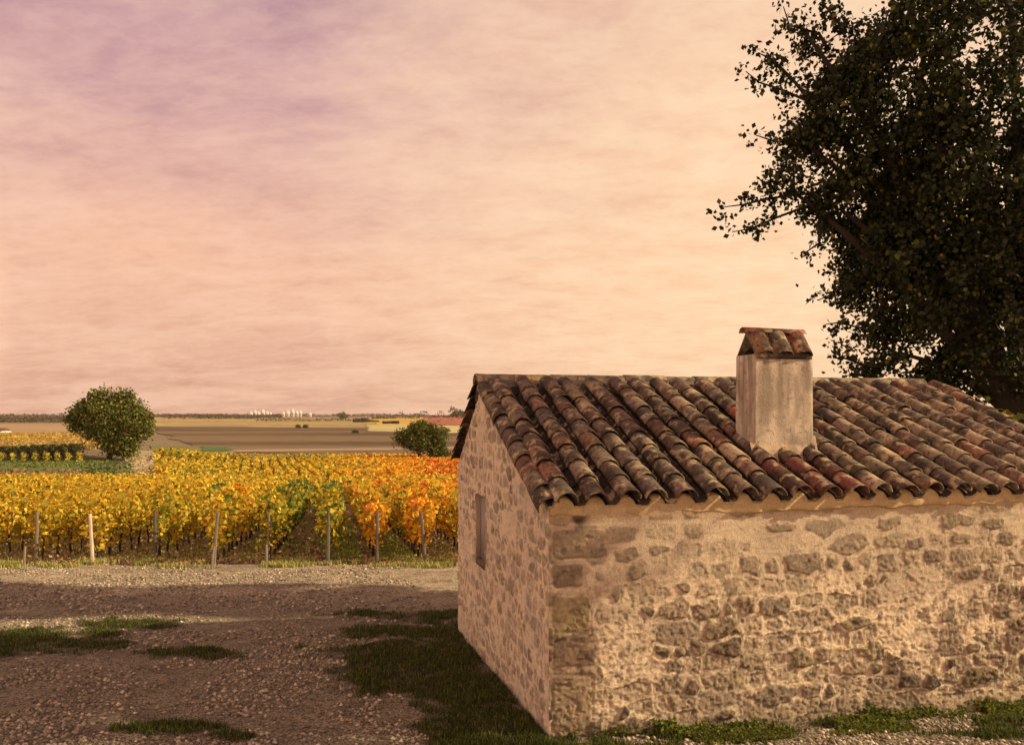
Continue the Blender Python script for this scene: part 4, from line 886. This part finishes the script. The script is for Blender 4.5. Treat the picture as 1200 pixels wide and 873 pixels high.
# brighter cloud towards the sun's side (right), a direction the sky itself has
gl = N.new('ShaderNodeVectorMath'); gl.operation = 'DOT_PRODUCT'; L.new(tc.outputs['Generated'], gl.inputs[0]); gd = Vector((.40, 1.0, .21)).normalized(); gl.inputs[1].default_value = gd
gf = ramp(gl.outputs['Value'], [(.82, (0, 0, 0)), (.93, (.5, .5, .5)), (1.0, (1, 1, 1))])
n3 = N.new('ShaderNodeTexNoise'); n3.inputs['Scale'].default_value = 1.25; n3.inputs['Detail'].default_value = 7; n3.inputs['Roughness'].default_value = .58; n3.inputs['Distortion'].default_value = .4; L.new(mp.outputs[0], n3.inputs['Vector'])
lum = ramp(n3.outputs['Fac'], [(.44, (0, 0, 0)), (.60, (1, 1, 1))]); c2 = mix(math_('MULTIPLY', lum, .40), c2, lin(255, 212, 178))
c3 = mix(math_('MULTIPLY', gf, .85), c2, lin(255, 210, 162))
c3 = mix(math_('MULTIPLY', math_('MULTIPLY', fine_, gf), .45), c3, lin(255, 234, 196))
c3 = mix(math_('MULTIPLY', math_('MULTIPLY', fd, gf), .18), c3, lin(232, 178, 140))
n4 = N.new('ShaderNodeTexNoise'); n4.inputs['Scale'].default_value = 17; n4.inputs['Detail'].default_value = 6; n4.inputs['Roughness'].default_value = .7; L.new(mp.outputs[0], n4.inputs['Vector'])
c3 = mix(math_('MULTIPLY', ramp(n4.outputs['Fac'], [(.45, (0, 0, 0)), (.62, (1, 1, 1))]), .09), c3, lin(255, 220, 200)); c3 = mix(math_('MULTIPLY', ramp(n4.outputs['Fac'], [(.36, (1, 1, 1)), (.5, (0, 0, 0))]), .08), c3, lin(176, 132, 140))
skc = mix(1.0, sky.outputs[0], (.10, .10, .10), 'MULTIPLY')
c4 = mix(.94, skc, c3)
back = math_('ADD', math_('MULTIPLY', math_('SUBTRACT', math_('MULTIPLY', sep.outputs['X'], -1.0), .50), 2.6, True), math_('MULTIPLY', math_('MULTIPLY', sep.outputs['Y'], -1.0), .9, True))  # sky made brighter left and behind, out of view, to light the gable
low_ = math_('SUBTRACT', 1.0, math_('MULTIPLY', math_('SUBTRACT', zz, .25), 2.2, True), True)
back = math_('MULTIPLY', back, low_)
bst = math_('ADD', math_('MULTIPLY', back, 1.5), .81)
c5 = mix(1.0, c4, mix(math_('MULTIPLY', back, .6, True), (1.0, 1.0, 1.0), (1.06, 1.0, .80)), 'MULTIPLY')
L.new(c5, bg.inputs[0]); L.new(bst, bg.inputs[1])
# ---------------------------------------------------------------- camera
cd = bpy.data.cameras.new('camera'); cam = bpy.data.objects.new('camera', cd); COL.objects.link(cam)
cam.location = (0, 0, EYE); cam.rotation_euler = (R(90), 0, 0); cd.sensor_width = 36; cd.lens = 36 * F / 1200; cd.shift_y = (HZ - 436.5) / 1200; cd.clip_end = 30000; cd.clip_start = .1
sc.camera = cam
vs = sc.view_settings; vs.view_transform = 'Standard'; vs.look = 'None'; vs.exposure = .45; vs.gamma = 1
sc.cycles.max_bounces = 6; sc.cycles.transparent_max_bounces = 8; sc.cycles.volume_bounces = 0
sc.cycles.use_denoising = True
